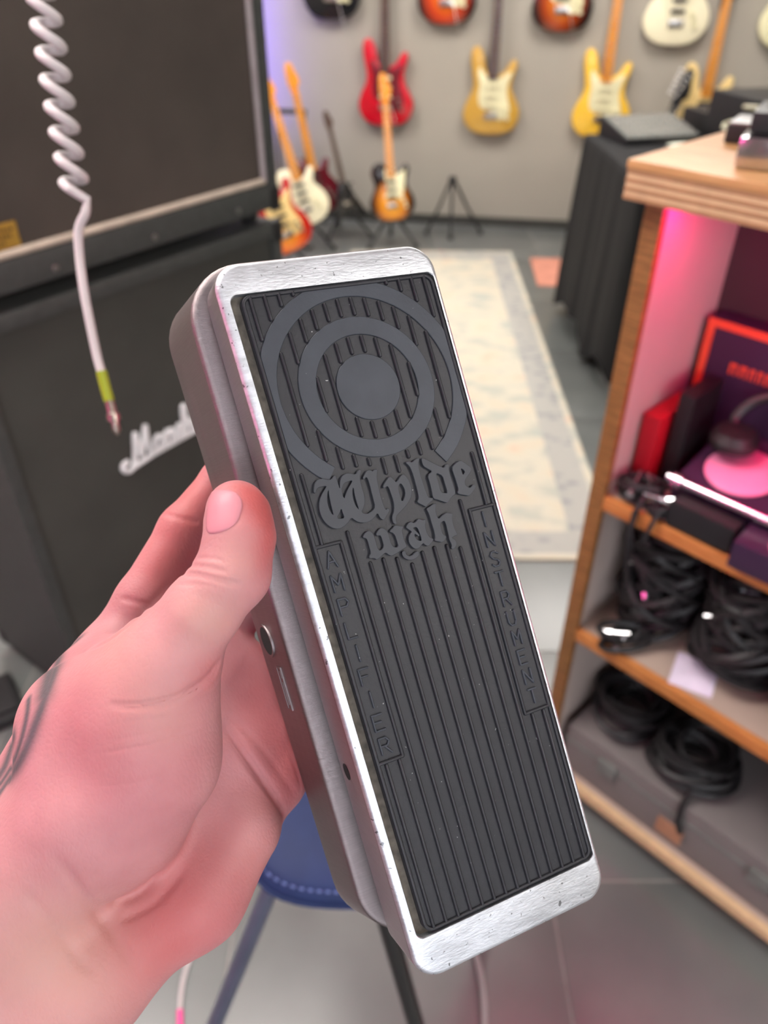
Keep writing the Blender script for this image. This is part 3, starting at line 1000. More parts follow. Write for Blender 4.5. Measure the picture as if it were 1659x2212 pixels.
def surface_nets(fn, lo, hi, h):
    m = 4                                          # coarse pass first, fine values only near the skin
    nc = np.ceil((hi - lo) / (h * m)).astype(int) + 2
    g = np.stack(np.meshgrid(*[lo[i] + h * m * np.arange(nc[i]) for i in range(3)], indexing='ij'), -1).reshape(-1, 3)
    Vc = fn(g).reshape(nc)
    n = (nc - 1) * m + 1
    Vn = Vc
    for a in range(3):
        i = np.arange(n[a]); i0 = np.minimum(i // m, nc[a] - 2); w = (i - i0 * m) / m
        sh = [1, 1, 1]; sh[a] = -1
        Vn = np.take(Vn, i0, a) * (1 - w).reshape(sh) + np.take(Vn, i0 + 1, a) * w.reshape(sh)
    V = Vn.copy()
    near = np.argwhere(np.abs(V) < h * m * 0.9)
    for c in range(0, len(near), 200000):
        q = near[c:c + 200000]
        V[tuple(q.T)] = fn(lo + h * q)
    ins = V < 0
    acc = np.zeros((*(n - 1), 3))
    cnt = np.zeros(n - 1)
    corners = [(i, j, k) for i in (0, 1) for j in (0, 1) for k in (0, 1)]
    sl = lambda c: V[c[0]:n[0] - 1 + c[0], c[1]:n[1] - 1 + c[1], c[2]:n[2] - 1 + c[2]]
    for c in corners:
        for a in range(3):
            if c[a]: continue
            e = list(c); e[a] = 1
            v0, v1 = sl(c), sl(e)
            m = (v0 < 0) != (v1 < 0)
            t = np.where(m, v0 / np.where(m, v0 - v1, 1), 0)
            for q in range(3):
                acc[..., q] += np.where(m, c[q] + (t if q == a else 0), 0)
            cnt += m
    idx = -np.ones(n - 1, int)
    act = np.argwhere(cnt > 0)
    idx[tuple(act.T)] = np.arange(len(act))
    verts = lo + h * (act + acc[tuple(act.T)] / cnt[tuple(act.T)][:, None])
    faces = []
    for a in range(3):
        b, c = (a + 1) % 3, (a + 2) % 3
        s0 = [slice(None)] * 3; s1 = [slice(None)] * 3
        s0[a], s1[a] = slice(0, n[a] - 1), slice(1, n[a])
        m = ins[tuple(s0)] != ins[tuple(s1)]
        E = np.argwhere(m)
        E = E[(E[:, b] > 0) & (E[:, c] > 0) & (E[:, b] < n[b] - 1) & (E[:, c] < n[c] - 1)]
        flip = ins[tuple(E.T)]
        def cell(db, dc):
            q = E.copy(); q[:, b] -= db; q[:, c] -= dc
            return idx[tuple(q.T)]
        Q = np.stack([cell(1, 1), cell(0, 1), cell(0, 0), cell(1, 0)], 1)
        Q[~flip] = Q[~flip][:, ::-1]
        faces.append(Q)
    return verts, np.concatenate(faces)

allp = [j for s in BODY for j in s] + [j for s in FINGERS for j in s]
lo = np.min([p - r for p, r in allp], 0) - 0.004
hi = np.max([p + r for p, r in allp], 0) + 0.004
V, Q = surface_nets(hand_raw, lo, hi, 0.0018)
def project(V, fn, it=3):
    for _ in range(it):
        d = fn(V)
        V = V - grad(V, fn) * np.clip(d, -0.0015, 0.0015)[:, None]
    return V
V = project(V, hand_raw, 1)
me = bpy.data.meshes.new('tmp')
me.from_pydata(V.tolist(), [], Q.tolist())
def slide(me, fn, it):
    """move the vertices along their normals onto the surface"""
    n = len(me.vertices)
    V = np.empty(n * 3)
    me.vertices.foreach_get('co', V)
    V = V.reshape(-1, 3)
    for _ in range(it):
        N = np.empty(n * 3)
        me.vertex_normals.foreach_get('vector', N)
        N = N.reshape(-1, 3)
        V = V - N * np.clip(fn(V), -0.0012, 0.0012)[:, None]
        me.vertices.foreach_set('co', V.ravel())
        me.update()
    return V
for fn, it in ((hand_raw, 2), (hand_sdf, 2)):
    bm = bmesh.new(); bm.from_mesh(me)
    bmesh.ops.recalc_face_normals(bm, faces=bm.faces[:])
    bmesh.ops.subdivide_edges(bm, edges=bm.edges[:], cuts=1, use_grid_fill=True)
    bm.to_mesh(me); bm.free()
    V = slide(me, fn, it)

# skin flush and ink are part of the skin: measured on the surface
def blobs(pts, V):
    P = march([(a, b) for a, b, _, _ in pts], hand_raw)
    out = np.zeros(len(V))
    for p, (_, _, r, w) in zip(P, pts):
        out += w * np.exp(-((V - p) ** 2).sum(1) / (r / 1000.0) ** 2)
    return np.clip(out, 0, 1)
flush = blobs([(572, 1110, 8, .8), (578, 1190, 8, .7), (560, 1070, 7, .5), (515, 1052, 7, .5), (400, 1130, 16, .7), (430, 1050, 12, .6), (350, 1240, 14, .6), (440, 1880, 22, .32), (380, 1990, 22, .4),
               (330, 2060, 16, .4), (560, 1900, 18, .25), (560, 1480, 16, .5), (610, 1600, 16, .6), (630, 1700, 12, .5), (460, 1450, 7, .4), (150, 1560, 20, .2), (300, 1660, 25, .18)], V)
pale = blobs([(440, 1330, 12, .8), (500, 1200, 9, .5), (300, 1470, 14, .4), (100, 2130, 34, .6), (30, 2000, 26, .35), (200, 2080, 20, .3), (250, 1385, 12, .4), (360, 1560, 10, .3), (560, 1840, 14, .3)], V)
ink = np.zeros(len(V))
for px, sg in [([(128, 1420), (118, 1450), (108, 1480), (96, 1510), (78, 1560), (55, 1620), (28, 1670), (-5, 1720), (-60, 1800)], 2.8),
               ([(112, 1440), (104, 1465), (96, 1500)], 4.2), ([(62, 1510), (58, 1545), (48, 1590), (32, 1640), (10, 1680), (-20, 1720)], 1.7),
               ([(30, 1590), (22, 1620), (8, 1660), (-20, 1700)], 2.8), ([(92, 1530), (72, 1580), (48, 1630), (20, 1690)], 1.2), ([(170, 1380), (160, 1390), (150, 1398)], 3.0)]:
    P = march([tuple(v) for v in catmull(px, 4, False)], hand_raw)
    P = P[np.linalg.norm(P, axis=1) < 0.45]
    best = np.full(len(V), 1.0)
    for i in range(len(P) - 1):
        ab = P[i + 1] - P[i]
        if ab @ ab > 0.0004: continue
        pa = V - P[i]
        t = np.clip((pa @ ab) / (ab @ ab + 1e-12), 0, 1)
        best = np.minimum(best, ((pa - t[:, None] * ab) ** 2).sum(1))
    ink = np.maximum(ink, np.exp(-best / (sg / 1000.0) ** 2))
R_ = np.array([[1, 0, 0], [0, sp, cp], [0, cp, -sp]])
Wv = V @ R_.T + np.array([0, 0, CAMZ])
base_w = Wv.mean(0)
person = None
me.vertices.foreach_set('co', (Wv - base_w).ravel())
for nm, arr in (('flush', flush), ('pale', pale), ('ink', ink)):
    at_ = me.attributes.new(nm, 'FLOAT', 'POINT')
    at_.data.foreach_set('value', arr.astype(np.float32))
bm = bmesh.new(); bm.from_mesh(me)
bmesh.ops.recalc_face_normals(bm, faces=bm.faces[:])
bm.to_mesh(me); bm.free()
shade(me, True)
me.name = 'person'

def skin_material():
    m, nt, b = principled('skin')
    N = nt.nodes.new
    L = nt.links.new
    tc = N('ShaderNodeTexCoord')
    n1 = N('ShaderNodeTexNoise'); n1.inputs['Scale'].default_value = 55; n1.inputs['Detail'].default_value = 6
    L(tc.outputs['Object'], n1.inputs['Vector'])
    rp = N('ShaderNodeValToRGB')
    rp.color_ramp.elements[0].position, rp.color_ramp.elements[1].position = 0.32, 0.68
    rp.color_ramp.elements[0].color = (*lin((175, 117, 122)), 1)
    rp.color_ramp.elements[1].color = (*lin((186, 130, 134)), 1)
    L(n1.outputs['Fac'], rp.inputs[0])
    cur = rp.outputs[0]
    for nm, rgb, amt in (('pale', (194, 150, 139), 0.8), ('flush', (176, 80, 78), 0.85), ('ink', (64, 70, 74), 0.9)):
        a = N('ShaderNodeAttribute'); a.attribute_name = nm
        mu = N('ShaderNodeMath'); mu.operation = 'MULTIPLY'; mu.inputs[1].default_value = amt
        L(a.outputs['Fac'], mu.inputs[0])
        mx = N('ShaderNodeMix'); mx.data_type = 'RGBA'
        L(mu.outputs[0], mx.inputs[0]); L(cur, mx.inputs[6])
        mx.inputs[7].default_value = (*lin(rgb), 1)
        cur = mx.outputs[2]
    L(cur, b.inputs['Base Color'])
    b.inputs['Roughness'].default_value = 0.55
    b.inputs['Specular IOR Level'].default_value = 0.35
    b.inputs['Subsurface Weight'].default_value = 0.25
    b.inputs['Subsurface Radius'].default_value = (1.0, 0.35, 0.2)
    b.inputs['Subsurface Scale'].default_value = 0.004
    vo = N('ShaderNodeTexVoronoi'); vo.feature = 'DISTANCE_TO_EDGE'; vo.inputs['Scale'].default_value = 620
    mp = N('ShaderNodeMapping'); mp.inputs['Scale'].default_value = (1, 1, 0.45); mp.inputs['Rotation'].default_value = (0.3, 0.4, 0.5)
    L(tc.outputs['Object'], mp.inputs[0]); L(mp.outputs[0], vo.inputs['Vector'])
    n2 = N('ShaderNodeTexNoise'); n2.inputs['Scale'].default_value = 260; n2.inputs['Detail'].default_value = 4
    L(mp.outputs[0], n2.inputs['Vector'])
    ad = N('ShaderNodeMath'); ad.operation = 'ADD'
    L(vo.outputs['Distance'], ad.inputs[0]); L(n2.outputs['Fac'], ad.inputs[1])
    bp = N('ShaderNodeBump'); bp.inputs['Strength'].default_value = 0.38; bp.inputs['Distance'].default_value = 0.0004
    L(ad.outputs[0], bp.inputs['Height']); L(bp.outputs[0], b.inputs['Normal'])
    return m
M_SKIN = skin_material()
M_NAIL = mat('fingernail', (188, 120, 130), 0.55, vary=0.05, scale=120, coat=0.05)
person = link('person', me, M_SKIN, None, loc=tuple(base_w))
tag(person, 'bare left hand and wrist with a dark tattoo at the edge, gripping the silver pedal', 'person')

# thumbnail: a curved plate set into the thumb
no = [(461, 1060), (482, 1057), (502, 1060), (519, 1072), (525, 1090), (520, 1112), (510, 1131), (490, 1145), (466, 1153), (449, 1152), (445, 1135), (447, 1105), (452, 1075)]
no = [tuple(v) for v in catmull(no, 4)]
cx, cy = np.mean([p[0] for p in no]), np.mean([p[1] for p in no])
v, f = [], []
K = len(no)
levels = [(0.0, 0.55), (0.35, 0.55), (0.65, 0.5), (0.88, 0.38), (0.97, 0.2), (1.0, -0.5)]
for s, hgt in levels:
    P = march([(cx + (x - cx) * s, cy + (y - cy) * s) for x, y in no], hand_raw)
    G = grad(P, hand_raw, 0.003)
    v += [tuple(c2w(p + g * hgt / 1000.0) - Vector(base_w)) for p, g in zip(P, G)]
for i in range(len(levels) - 1):
    for j in range(K):
        f.append((i * K + j, i * K + (j + 1) % K, (i + 1) * K + (j + 1) % K, (i + 1) * K + j))
f.append(tuple(range(K)))
nail = mesh('thumbnail', v, f, M_NAIL, person, angle=60)
bm = bmesh.new(); bm.from_mesh(nail.data)
bmesh.ops.remove_doubles(bm, verts=bm.verts[:], dist=1e-7)
bmesh.ops.recalc_face_normals(bm, faces=bm.faces[:])
bm.to_mesh(nail.data); bm.free()
nail['label'] = 'pink thumbnail'

# ================================================================== two stacked speaker cabinets and the hanging cable
M_TOLEX = mat('black_textured_vinyl', (60, 62, 60), 0.55, vary=0.15, scale=60, bump=0.5, bscale=500)
M_GRILLE = mat('dark_woven_grille', (70, 62, 56), 0.9, vary=0.18, scale=5, bump=0.6, bscale=900)
M_GRILLE2 = mat('black_woven_grille', (62, 62, 57), 0.9, vary=0.18, scale=5, bump=0.6, bscale=900)
M_PIPE = mat('beige_piping', (188, 172, 156), 0.55, vary=0.12, scale=30)
M_PIPEW = mat('grey_piping', (150, 140, 142), 0.55, vary=0.1, scale=30)
M_BLACKP = mat('black_plastic', (24, 24, 25), 0.45, vary=0.15, scale=40)
M_CHROME = mat('chrome', (205, 205, 208), 0.18, 1.0, vary=0.05)
M_STEEL = mat('dull_steel', (150, 150, 150), 0.4, 1.0, vary=0.1)
M_BRASS = mat('gold_plate', (196, 158, 72), 0.4, 0.6, vary=0.2, scale=60)
M_BRASSD = mat('gold_plate_print', (96, 74, 30), 0.6)
M_WHITEL = mat('white_script', (232, 232, 232), 0.4)
CE = Vector((0.5992, 0.8006, 0))
CA = Vector((-0.6598, 1.2249, 0)) - CE * 0.06
CBK = Vector((-CE.y, CE.x, 0))
CRZ = math.atan2(CE.y, CE.x)
def cab(name, z0, z1, lab, grille, pipe_b, pipe_s, gb, gt, dy=0.0, wheels=False):
    W, D, T = 0.385, 0.36, 0.019
    org = CA + CE * W + CBK * (D / 2 + dy)
    t = empty(name, (org.x, org.y, z0), CRZ, lab, 'speaker cabinet', 'stacked speaker cabinets')
    h = z1 - z0
    hD = D / 2
    fl = 0.10 if wheels else 0.0                   # castors
    s = MB()
    s.box(-W, W, -hD, hD, fl, fl + gb - 0.018, bev=0.008).box(-W, W, -hD, hD, h - gt + 0.018, h, bev=0.008)
    s.box(-W, -W + 0.028, -hD, hD, fl + 0.004, h - 0.004, bev=0.006).box(W - 0.028, W, -hD, hD, fl + 0.004, h - 0.004, bev=0.006)
    s.box(-W + 0.01, W - 0.01, hD - 0.02, hD - 0.004, fl + 0.01, h - 0.01)
    s.build('cabinet_shell', M_TOLEX, t)
    MB().box(-W + 0.026, W - 0.026, -hD + 0.014, -hD + 0.024, fl + gb - 0.02, h - gt + 0.02).build('grille_cloth', grille, t, smooth=False)
    x0, x1, zb, zt, yy = -W + 0.034, W - 0.034, fl + gb - 0.012, h - gt + 0.012, -hD + 0.008
    if pipe_b:
        for nm, a, b, m in (('piping', (x0, yy, zb), (x1, yy, zb), pipe_b), ('piping', (x0, yy, zt), (x1, yy, zt), pipe_b), ('piping', (x0, yy, zb), (x0, yy, zt), pipe_s), ('piping', (x1, yy, zb), (x1, yy, zt), pipe_s)):
            MB().tube([a, b], 0.0068, 10).build(nm, m, t)
    for sx in (-1, 1):
        for sy in (-1, 1):
            for zz in (fl, h):
                c = MB()
                zc = zz + (0.025 if zz == fl else -0.025)
                c.box(sx * W - 0.026 if sx > 0 else -W - 0.003, W + 0.003 if sx > 0 else -W + 0.026, (hD - 0.026) if sy > 0 else -hD - 0.003, hD + 0.003 if sy > 0 else -hD + 0.026,
                      zz - 0.003 if zz == fl else zz - 0.045, zz + 0.045 if zz == fl else zz + 0.003, bev=0.009)
                c.build('corner_protector', M_BLACKP, t)
            if wheels:
                wx, wy = sx * (W - 0.06), sy * (hD - 0.06)
                c = MB().lathe([(0.006, -0.014), (0.038, -0.014), (0.041, -0.008), (0.041, 0.008), (0.038, 0.014), (0.006, 0.014)], 20, Matrix.Translation((wx, wy, 0.041)) @ Matrix.Rotation(math.pi / 2, 4, 'Y'))
                c.box(wx - 0.02, wx + 0.02, wy - 0.016, wy + 0.016, 0.07, 0.102)
                c.build('castor', M_BLACKP, t)
            else:
                MB().lathe([(0.018, -0.026), (0.02, -0.02), (0.02, 0.004)], 16, Matrix.Translation((sx * (W - 0.05), sy * (hD - 0.05), 0))).build('rubber_foot', M_BLACKP, t)
    return t, hD, W

lower, hD, W_ = cab('speaker_cabinet', 0.026, 0.962, 'lower black speaker cabinet with white script lettering on its grille', M_GRILLE2, None, None, 0.05, 0.05)
upper, hD, W_ = cab('speaker_cabinet', 0.9915, 1.75, 'upper dark speaker cabinet with beige piping and a small gold plate', M_GRILLE, M_PIPE, M_PIPEW, 0.072, 0.06)
# screws along the bottom board of the upper cabinet
for u in (0.20, 0.42, 0.645):
    MB().lathe([(0.006, 0.0), (0.006, 0.002), (0.003, 0.003)], 14, Matrix.Translation((u - W_, -hD + 0.0005, 0.018)) @ Matrix.Rotation(math.pi / 2, 4, 'X')).build('screw', M_STEEL, upper)
# gold plate
plate = MB().box(0.070 - W_, 0.156 - W_, -hD + 0.010, -hD + 0.0139, 0.068, 0.108, bev=0.001).build('badge_plate', M_BRASS, upper)
pm = MB()
for zz, a, b in ((0.097, .077, .149), (0.087, .081, .143), (0.077, .077, .125)):
    x = a
    while x < b:
        w = random.choice((.004, .006, .003))
        pm.box(x - W_, x + w - W_, -hD + 0.0095, -hD + 0.0101, zz - 0.0025, zz + 0.0025)
        x += w + 0.002
tag(pm.build('badge_print', M_BRASSD, plate, smooth=False), kind='stuff')
# white script on the lower grille, drawn as strokes (cm along the grille, cm up)
SCR = [[(0.9, 2.6), (-0.5, 2.4), (-0.9, 1.2), (0.0, 0.2), (1.4, 0.3), (2.5, 1.8), (3.2, 4.5), (3.9, 8.2), (4.3, 8.8)], [(4.3, 8.8), (4.5, 5.5), (4.7, 2.2)], [(4.7, 2.2), (6.0, 6.0), (7.3, 9.6)], [(7.3, 9.6), (7.1, 5.5), (7.2, 2.0), (8.0, 1.4)],
       [(11.2, 4.6), (10.0, 5.2), (9.0, 4.0), (8.8, 2.4), (9.6, 1.5), (10.8, 2.6), (11.4, 4.8), (11.3, 2.4), (12.2, 1.6)], [(12.2, 1.6), (12.8, 5.2), (13.2, 4.6), (14.4, 5.0), (14.2, 2.2), (15.0, 1.5)],
       [(15.0, 1.5), (16.6, 5.4), (16.9, 3.4), (16.6, 1.9), (15.6, 1.9), (17.6, 1.6)], [(17.6, 1.6), (18.8, 6.0), (19.2, 9.4), (18.4, 8.6), (18.2, 1.5)], [(18.3, 3.0), (19.6, 5.2), (20.4, 4.6), (20.2, 2.2), (21.0, 1.5)],
       [(23.6, 4.6), (22.4, 5.2), (21.4, 4.0), (21.2, 2.4), (22.0, 1.5), (23.2, 2.6), (23.8, 4.8), (23.7, 2.4), (24.4, 1.6)], [(24.4, 1.6), (25.8, 6.0), (26.2, 9.4), (25.4, 8.6), (25.2, 2.4), (26.0, 1.6)], [(26.0, 1.6), (27.4, 6.0), (27.8, 9.4), (27.0, 8.6), (26.8, 2.4), (28.4, 1.6)],
       [(1.4, 0.4), (8.0, 1.1), (18.0, 1.3), (28.4, 1.5)]]
sm = MB()
p_ = on_plane(283, 1035, CA, (CE.y, -CE.x, 0))
u0 = (p_ - CA).dot(CE) - W_
z0 = p_.z
for st in SCR:
    q = catmull(st, 5, False)
    sm.tube([(u0 + x * 0.0092, -hD + 0.007, z0 + y * 0.0089 - 0.011) for x, y in q], 0.0057, 8)
sm.build('script_lettering', M_WHITEL, lower)

# coiled white cable hanging in front of the cabinets
M_CABW = mat('white_cable', (196, 188, 188), 0.5, vary=0.05, scale=30)
M_GREEN = mat('green_sleeve', (148, 160, 24), 0.5)
M_PLUG = mat('plug_metal', (150, 138, 130), 0.3, 1.0, vary=0.15, scale=200)
cable = empty('coiled_cable', tuple(at(165, 425, .6)), label='white coiled cable with a green sleeve hanging in front of the speaker cabinets', cat='cable')
co = cable.location.copy()
def rel(p): return Vector(p) - co
axis = [(74, -120, .545), (92, 0, .55), (110, 105, .56), (126, 210, .57), (146, 320, .58), (163, 412, .59)]
ax3 = [np.array(v) for v in catmull([tuple(pix(*a)) for a in axis], 12, False)]
pts = []
turns = 9.3
NT = int(turns * 18)
cum = np.concatenate([[0], np.cumsum([np.linalg.norm(ax3[i + 1] - ax3[i]) for i in range(len(ax3) - 1)])])
for i in range(NT + 1):
    t = i / NT
    s = t * cum[-1]
    c = np.array([np.interp(s, cum, [p[k] for p in ax3]) for k in range(3)])
    th = 2 * math.pi * turns * t + 2.2
    vd = c / np.linalg.norm(c)
    rt = np.array((0.93, -0.33, 0.0)); rt = rt - vd * (rt @ vd); rt /= np.linalg.norm(rt)
    pts.append(tuple(c + (rt * math.cos(th) + vd * math.sin(th)) * 0.0086))
pts += [tuple(pix(*a)) for a in ((188, 432, .59), (186, 452, .59))]
tail = [(184, 462, .59), (170, 495, .595), (171, 545, .6), (180, 620, .605), (195, 700, .61), (211, 775, .615), (222, 812, .617)]
pts += [tuple(v) for v in catmull([tuple(pix(*a)) for a in tail], 6, False)]
MB().tube([rel(c2w(p)) for p in pts], 0.0036, 10).build('cord', M_CABW, cable)
first = c2w(pts[0])
MB().tube([rel(first + Vector((0, 0, 0.0))), rel(first + Vector((-.006, .004, .05))), rel(first + Vector((0, .01, .4))), rel(Vector((first.x, first.y + .01, ZC - 0.03)))], 0.0036, 8).build('cord', M_CABW, cable)
MB().tube([rel(Vector((first.x, first.y + .01, ZC - 0.035))), rel(Vector((first.x, first.y + .01, ZC - 0.0005)))], 0.012, 12).build('ceiling_hook', M_STEEL, cable)
MB().tube([rel(at(219, 802, .6165)), rel(at(227, 835, .618)), rel(at(236, 866, .62))], 0.0042, 12).build('green_sleeve', M_GREEN, cable)
MB().tube([rel(at(236, 866, .62)), rel(at(243, 892, .621)), rel(at(243.5, 894, .621)), rel(at(247, 908, .622)), rel(at(247.5, 910, .622)), rel(at(252, 930, .623)), rel(at(254, 940, .623))],
          [0.0036, 0.0040, 0.0052, 0.0054, 0.0034, 0.0033, 0.0012], 14).build('jack_plug', M_PLUG, cable)

# ================================================================== guitars
STRAT = [(0, 0), (7, .5), (12.8, 2.8), (16, 7.6), (16.4, 13), (14.2, 18), (11.6, 22.2), (10.8, 26.2), (11.4, 30), (12.6, 33.4), (13.2, 36.4), (12.2, 38.6), (10.2, 38.4), (8.4, 36.2), (6.6, 33.4), (3.6, 31.4), (0, 31), (-3.4, 32), (-4.6, 34.6), (-5.4, 38.4), (-6.6, 42),
         (-8.8, 44.8), (-11.4, 44.8), (-13, 42.4), (-13, 38), (-12, 32.5), (-11.0, 27), (-11.6, 22.6), (-14.2, 17.6), (-16, 12.4), (-15.4, 7.2), (-12.2, 2.8), (-7, .5)]
TELE = [(0, 0), (8, .7), (13.5, 3.8), (16.2, 9), (15.6, 15), (13, 20), (11.6, 24), (12, 28), (13.4, 32), (13.2, 35.4), (11.2, 36.8), (8.6, 35.4), (6, 32.6), (3.2, 31.6), (-3, 36.6), (-6, 38.6), (-10.4, 38), (-13.2, 34.6), (-13.6, 31), (-12.4, 26.6), (-11.8, 23),
        (-13.4, 18.6), (-15.8, 13.6), (-16, 8.6), (-13.4, 3.8), (-8, .7)]
LESPAUL = [(0, 0), (7, .5), (13, 3.4), (16.4, 8.6), (16.6, 13.6), (14.4, 19), (11.4, 23), (10.6, 26), (11.8, 29.6), (12.6, 32.6), (11.4, 34.4), (9, 33.2), (6.6, 30.4), (3.2, 29.4), (-3, 36), (-7, 37.4), (-11, 36), (-13, 32), (-12.8, 28.6), (-11.2, 25), (-11.8, 22),
           (-14.6, 18.6), (-16.8, 13.4), (-16.4, 8.4), (-13, 3.4), (-7, .5)]
VBODY = [(0, 6), (5, 0), (14, -8), (17, -6), (15, 2), (9, 16), (5, 27), (3, 31), (-3, 31), (-5, 27), (-9, 16), (-15, 2), (-17, -6), (-14, -8), (-5, 0)]
PGS = [(1.5, 9), (6.5, 8.2), (10.2, 10.5), (10.6, 15), (9, 20), (8.4, 24.5), (9.6, 29.5), (10.4, 33), (7.6, 31.8), (4.2, 29.8), (-3.6, 30.4), (-6.4, 33.6), (-8, 35), (-8.6, 31), (-7.4, 26), (-7.8, 21), (-6.8, 15.5), (-3.2, 13.2), (0, 12.6)]
PGT = [(-4, 34), (-2.8, 20), (-5, 16), (2, 14.5), (6.5, 14.8), (8.6, 19), (9.6, 24), (10.2, 29.6), (10.4, 33.2), (7, 31.4), (3.4, 30.2), (3, 34.2)]
M_MAPLE = wood('maple', (224, 138, 30), (238, 160, 52), 5, (20, 2, 20), 0.3)
M_ROSE = wood('rosewood', (66, 48, 40), (92, 70, 58), 5, (20, 2, 20), 0.45)
M_CREAM = mat('cream_plastic', (226, 220, 180), 0.4, vary=0.03)
M_IVORY = mat('ivory_lacquer', (236, 228, 196), 0.3, vary=0.03, coat=0.4)
M_TORT = mat('dark_red_pickguard', (110, 22, 36), 0.3, vary=0.3, scale=40)
M_NICKEL = mat('nickel_hardware', (210, 205, 198), 0.25, 1.0, vary=0.05)
M_PUP = mat('black_pickup', (30, 28, 28), 0.4)
M_RED = mat('red_lacquer', (198, 8, 36), 0.2, vary=0.05, coat=0.6)
M_GOLD = mat('gold_lacquer', (196, 152, 62), 0.3, vary=0.06, coat=0.5)
M_YEL = mat('yellow_lacquer', (238, 190, 62), 0.25, vary=0.04, coat=0.5)
M_NAT = wood('natural_ash', (224, 192, 124), (240, 212, 148), 6, (20, 2, 20), 0.35)
M_BLK = mat('black_lacquer', (16, 16, 19), 0.2, vary=0.05, coat=0.6)
M_WINE = mat('wine_red_lacquer', (92, 18, 30), 0.25, vary=0.1, coat=0.6)
M_SB1 = burst('orange_sunburst', (226, 120, 20), (196, 60, 18), (34, 14, 12), 0, 0.15, 0.04, 0.19)
M_SB2 = burst('amber_sunburst', (220, 128, 30), (160, 62, 18), (24, 12, 12), 0, 0.15, 0.04, 0.18)
M_SB3 = burst('yellow_sunburst', (232, 156, 10), (190, 110, 14), (26, 16, 12), 0, 0.12, 0.06, 0.17)
M_SB4 = burst('cherry_sunburst', (240, 150, 40), (226, 96, 34), (176, 24, 24), 0, 0.10, 0.03, 0.17)

def guitar(name, M4, label, group, shape, bodym, guardm, guard, neckm, knobs=True, trem=False, sc=1.0, dots=True, soap=False):
    t = empty(name, label=label, cat='guitar', group=group, matrix=M4 @ Matrix.Scale(sc, 4))
    out = [(x / 100, y / 100) for x, y in catmull(shape, 4)] if shape is not VBODY else [(x / 100, y / 100) for x, y in shape]
    slab(out, -0.042, 0.0, 0.006, 0.006).build('body', bodym, t, angle=50)
    if guard:
        g = [(x / 100, y / 100) for x, y in catmull(guard, 3)]
        slab(g, 0.0, 0.0022, 0.0008, 0.0).build('pickguard', guardm, t, angle=40)
    y0 = 0.295
    n = MB()
    R = []
    for y, w in ((y0 - 0.005, 0.0285), (0.45, 0.0265), (0.76, 0.0215)):
        R.append([(w * math.cos(a), y, 0.004 + (0.006 if math.sin(a) >= -0.01 else 0.018 * math.sin(a))) for a in np.linspace(0, 2 * math.pi, 16, endpoint=False)])
    n.rings(R)
    n.build('neck', neckm, t, angle=40)
    hs = [(-2.1, 75.5), (2.1, 75.5), (2.4, 79), (4.4, 81), (4.2, 84), (2.6, 88), (1.4, 92.5), (-1.6, 93.6), (-3.4, 90), (-3.6, 82), (-2.6, 78)]
    hd = slab([(x / 100, y / 100) for x, y in hs], -0.012, 0.002, 0.002).build('headstock', M_MAPLE if neckm is M_MAPLE else neckm, t, angle=40)
    for i in range(6):
        MB().lathe([(0.004, 0), (0.004, 0.01), (0.003, 0.012)], 10, Matrix.Translation((-0.022 + i * 0.004, 0.795 + i * 0.022, 0.002))).build('tuning_peg', M_NICKEL, hd)
    if dots:
        fr = MB()
        for i in range(20):
            y = 0.758 - (0.758 - 0.11) * (1 - 2 ** (-(i + 1) / 12.0)) * 1.0
            if y < y0: break
            fr.box(-0.024, 0.024, y - 0.0012, y + 0.0012, 0.0095, 0.0112)
        tag(fr.build('frets', M_NICKEL, t, smooth=False), kind='stuff')
    for i, y in enumerate((0.155, 0.205, 0.255)):
        slab(rrect(-0.038, 0.038, y - 0.009, y + 0.009, 0.008, 4), 0.0022, 0.008, 0.002, 0.0).build('pickup', guardm if soap and guard else M_PUP if bodym is not M_RED else M_CREAM, t)
    MB().box(-0.038, 0.038, 0.085, 0.118, 0.0, 0.012, bev=0.003).build('bridge', M_NICKEL, t)
    if knobs:
        for x, y in ((0.075, 0.145), (0.088, 0.118), (0.098, 0.09)):
            MB().lathe([(0.012, 0.0015), (0.012, 0.008), (0.008, 0.016)], 14, Matrix.Translation((x, y, 0.001))).build('knob', M_CREAM if guardm is M_CREAM else M_NICKEL, t)
    if trem:
        MB().tube([(0.03, 0.105, 0.012), (0.045, 0.09, 0.02), (0.07, 0.0, 0.024), (0.085, -0.055, 0.022)], 0.003, 8).build('tremolo_arm', M_NICKEL, t)
    sg = MB()
    for i in range(6):
        x = (i - 2.5)
        sg.tube([(x * 0.0105, 0.10, 0.0135), (x * 0.0072, 0.757, 0.0125)], 0.0005, 4)
    tag(sg.build('strings', M_NICKEL, t), kind='stuff')
    return t

def on_wall(px, py, off=0.062, tilt=0.0):
    """hangs with its lower edge at the pixel, facing into the room"""
    p = wall_pt(px, py, off)
    up = Vector((0, 0, 1))
    r = WN.cross(up) * -1
    M = frame(p, r, up, WN)
    return M @ Matrix.Rotation(tilt, 4, 'Z')

def hook(M4):
    c = MB()
    c.box(-0.02, 0.02, 0.70, 0.76, -0.058, -0.048, M=M4)
    for s in (-1, 1):
        c.tube([M4 @ Vector((0, 0.745, -0.05)), M4 @ Vector((s * 0.03, 0.745, -0.01)), M4 @ Vector((s * 0.03, 0.745, 0.02))], 0.006, 8)
    c.build('guitar_hanger', M_BLACKP, wall_back)

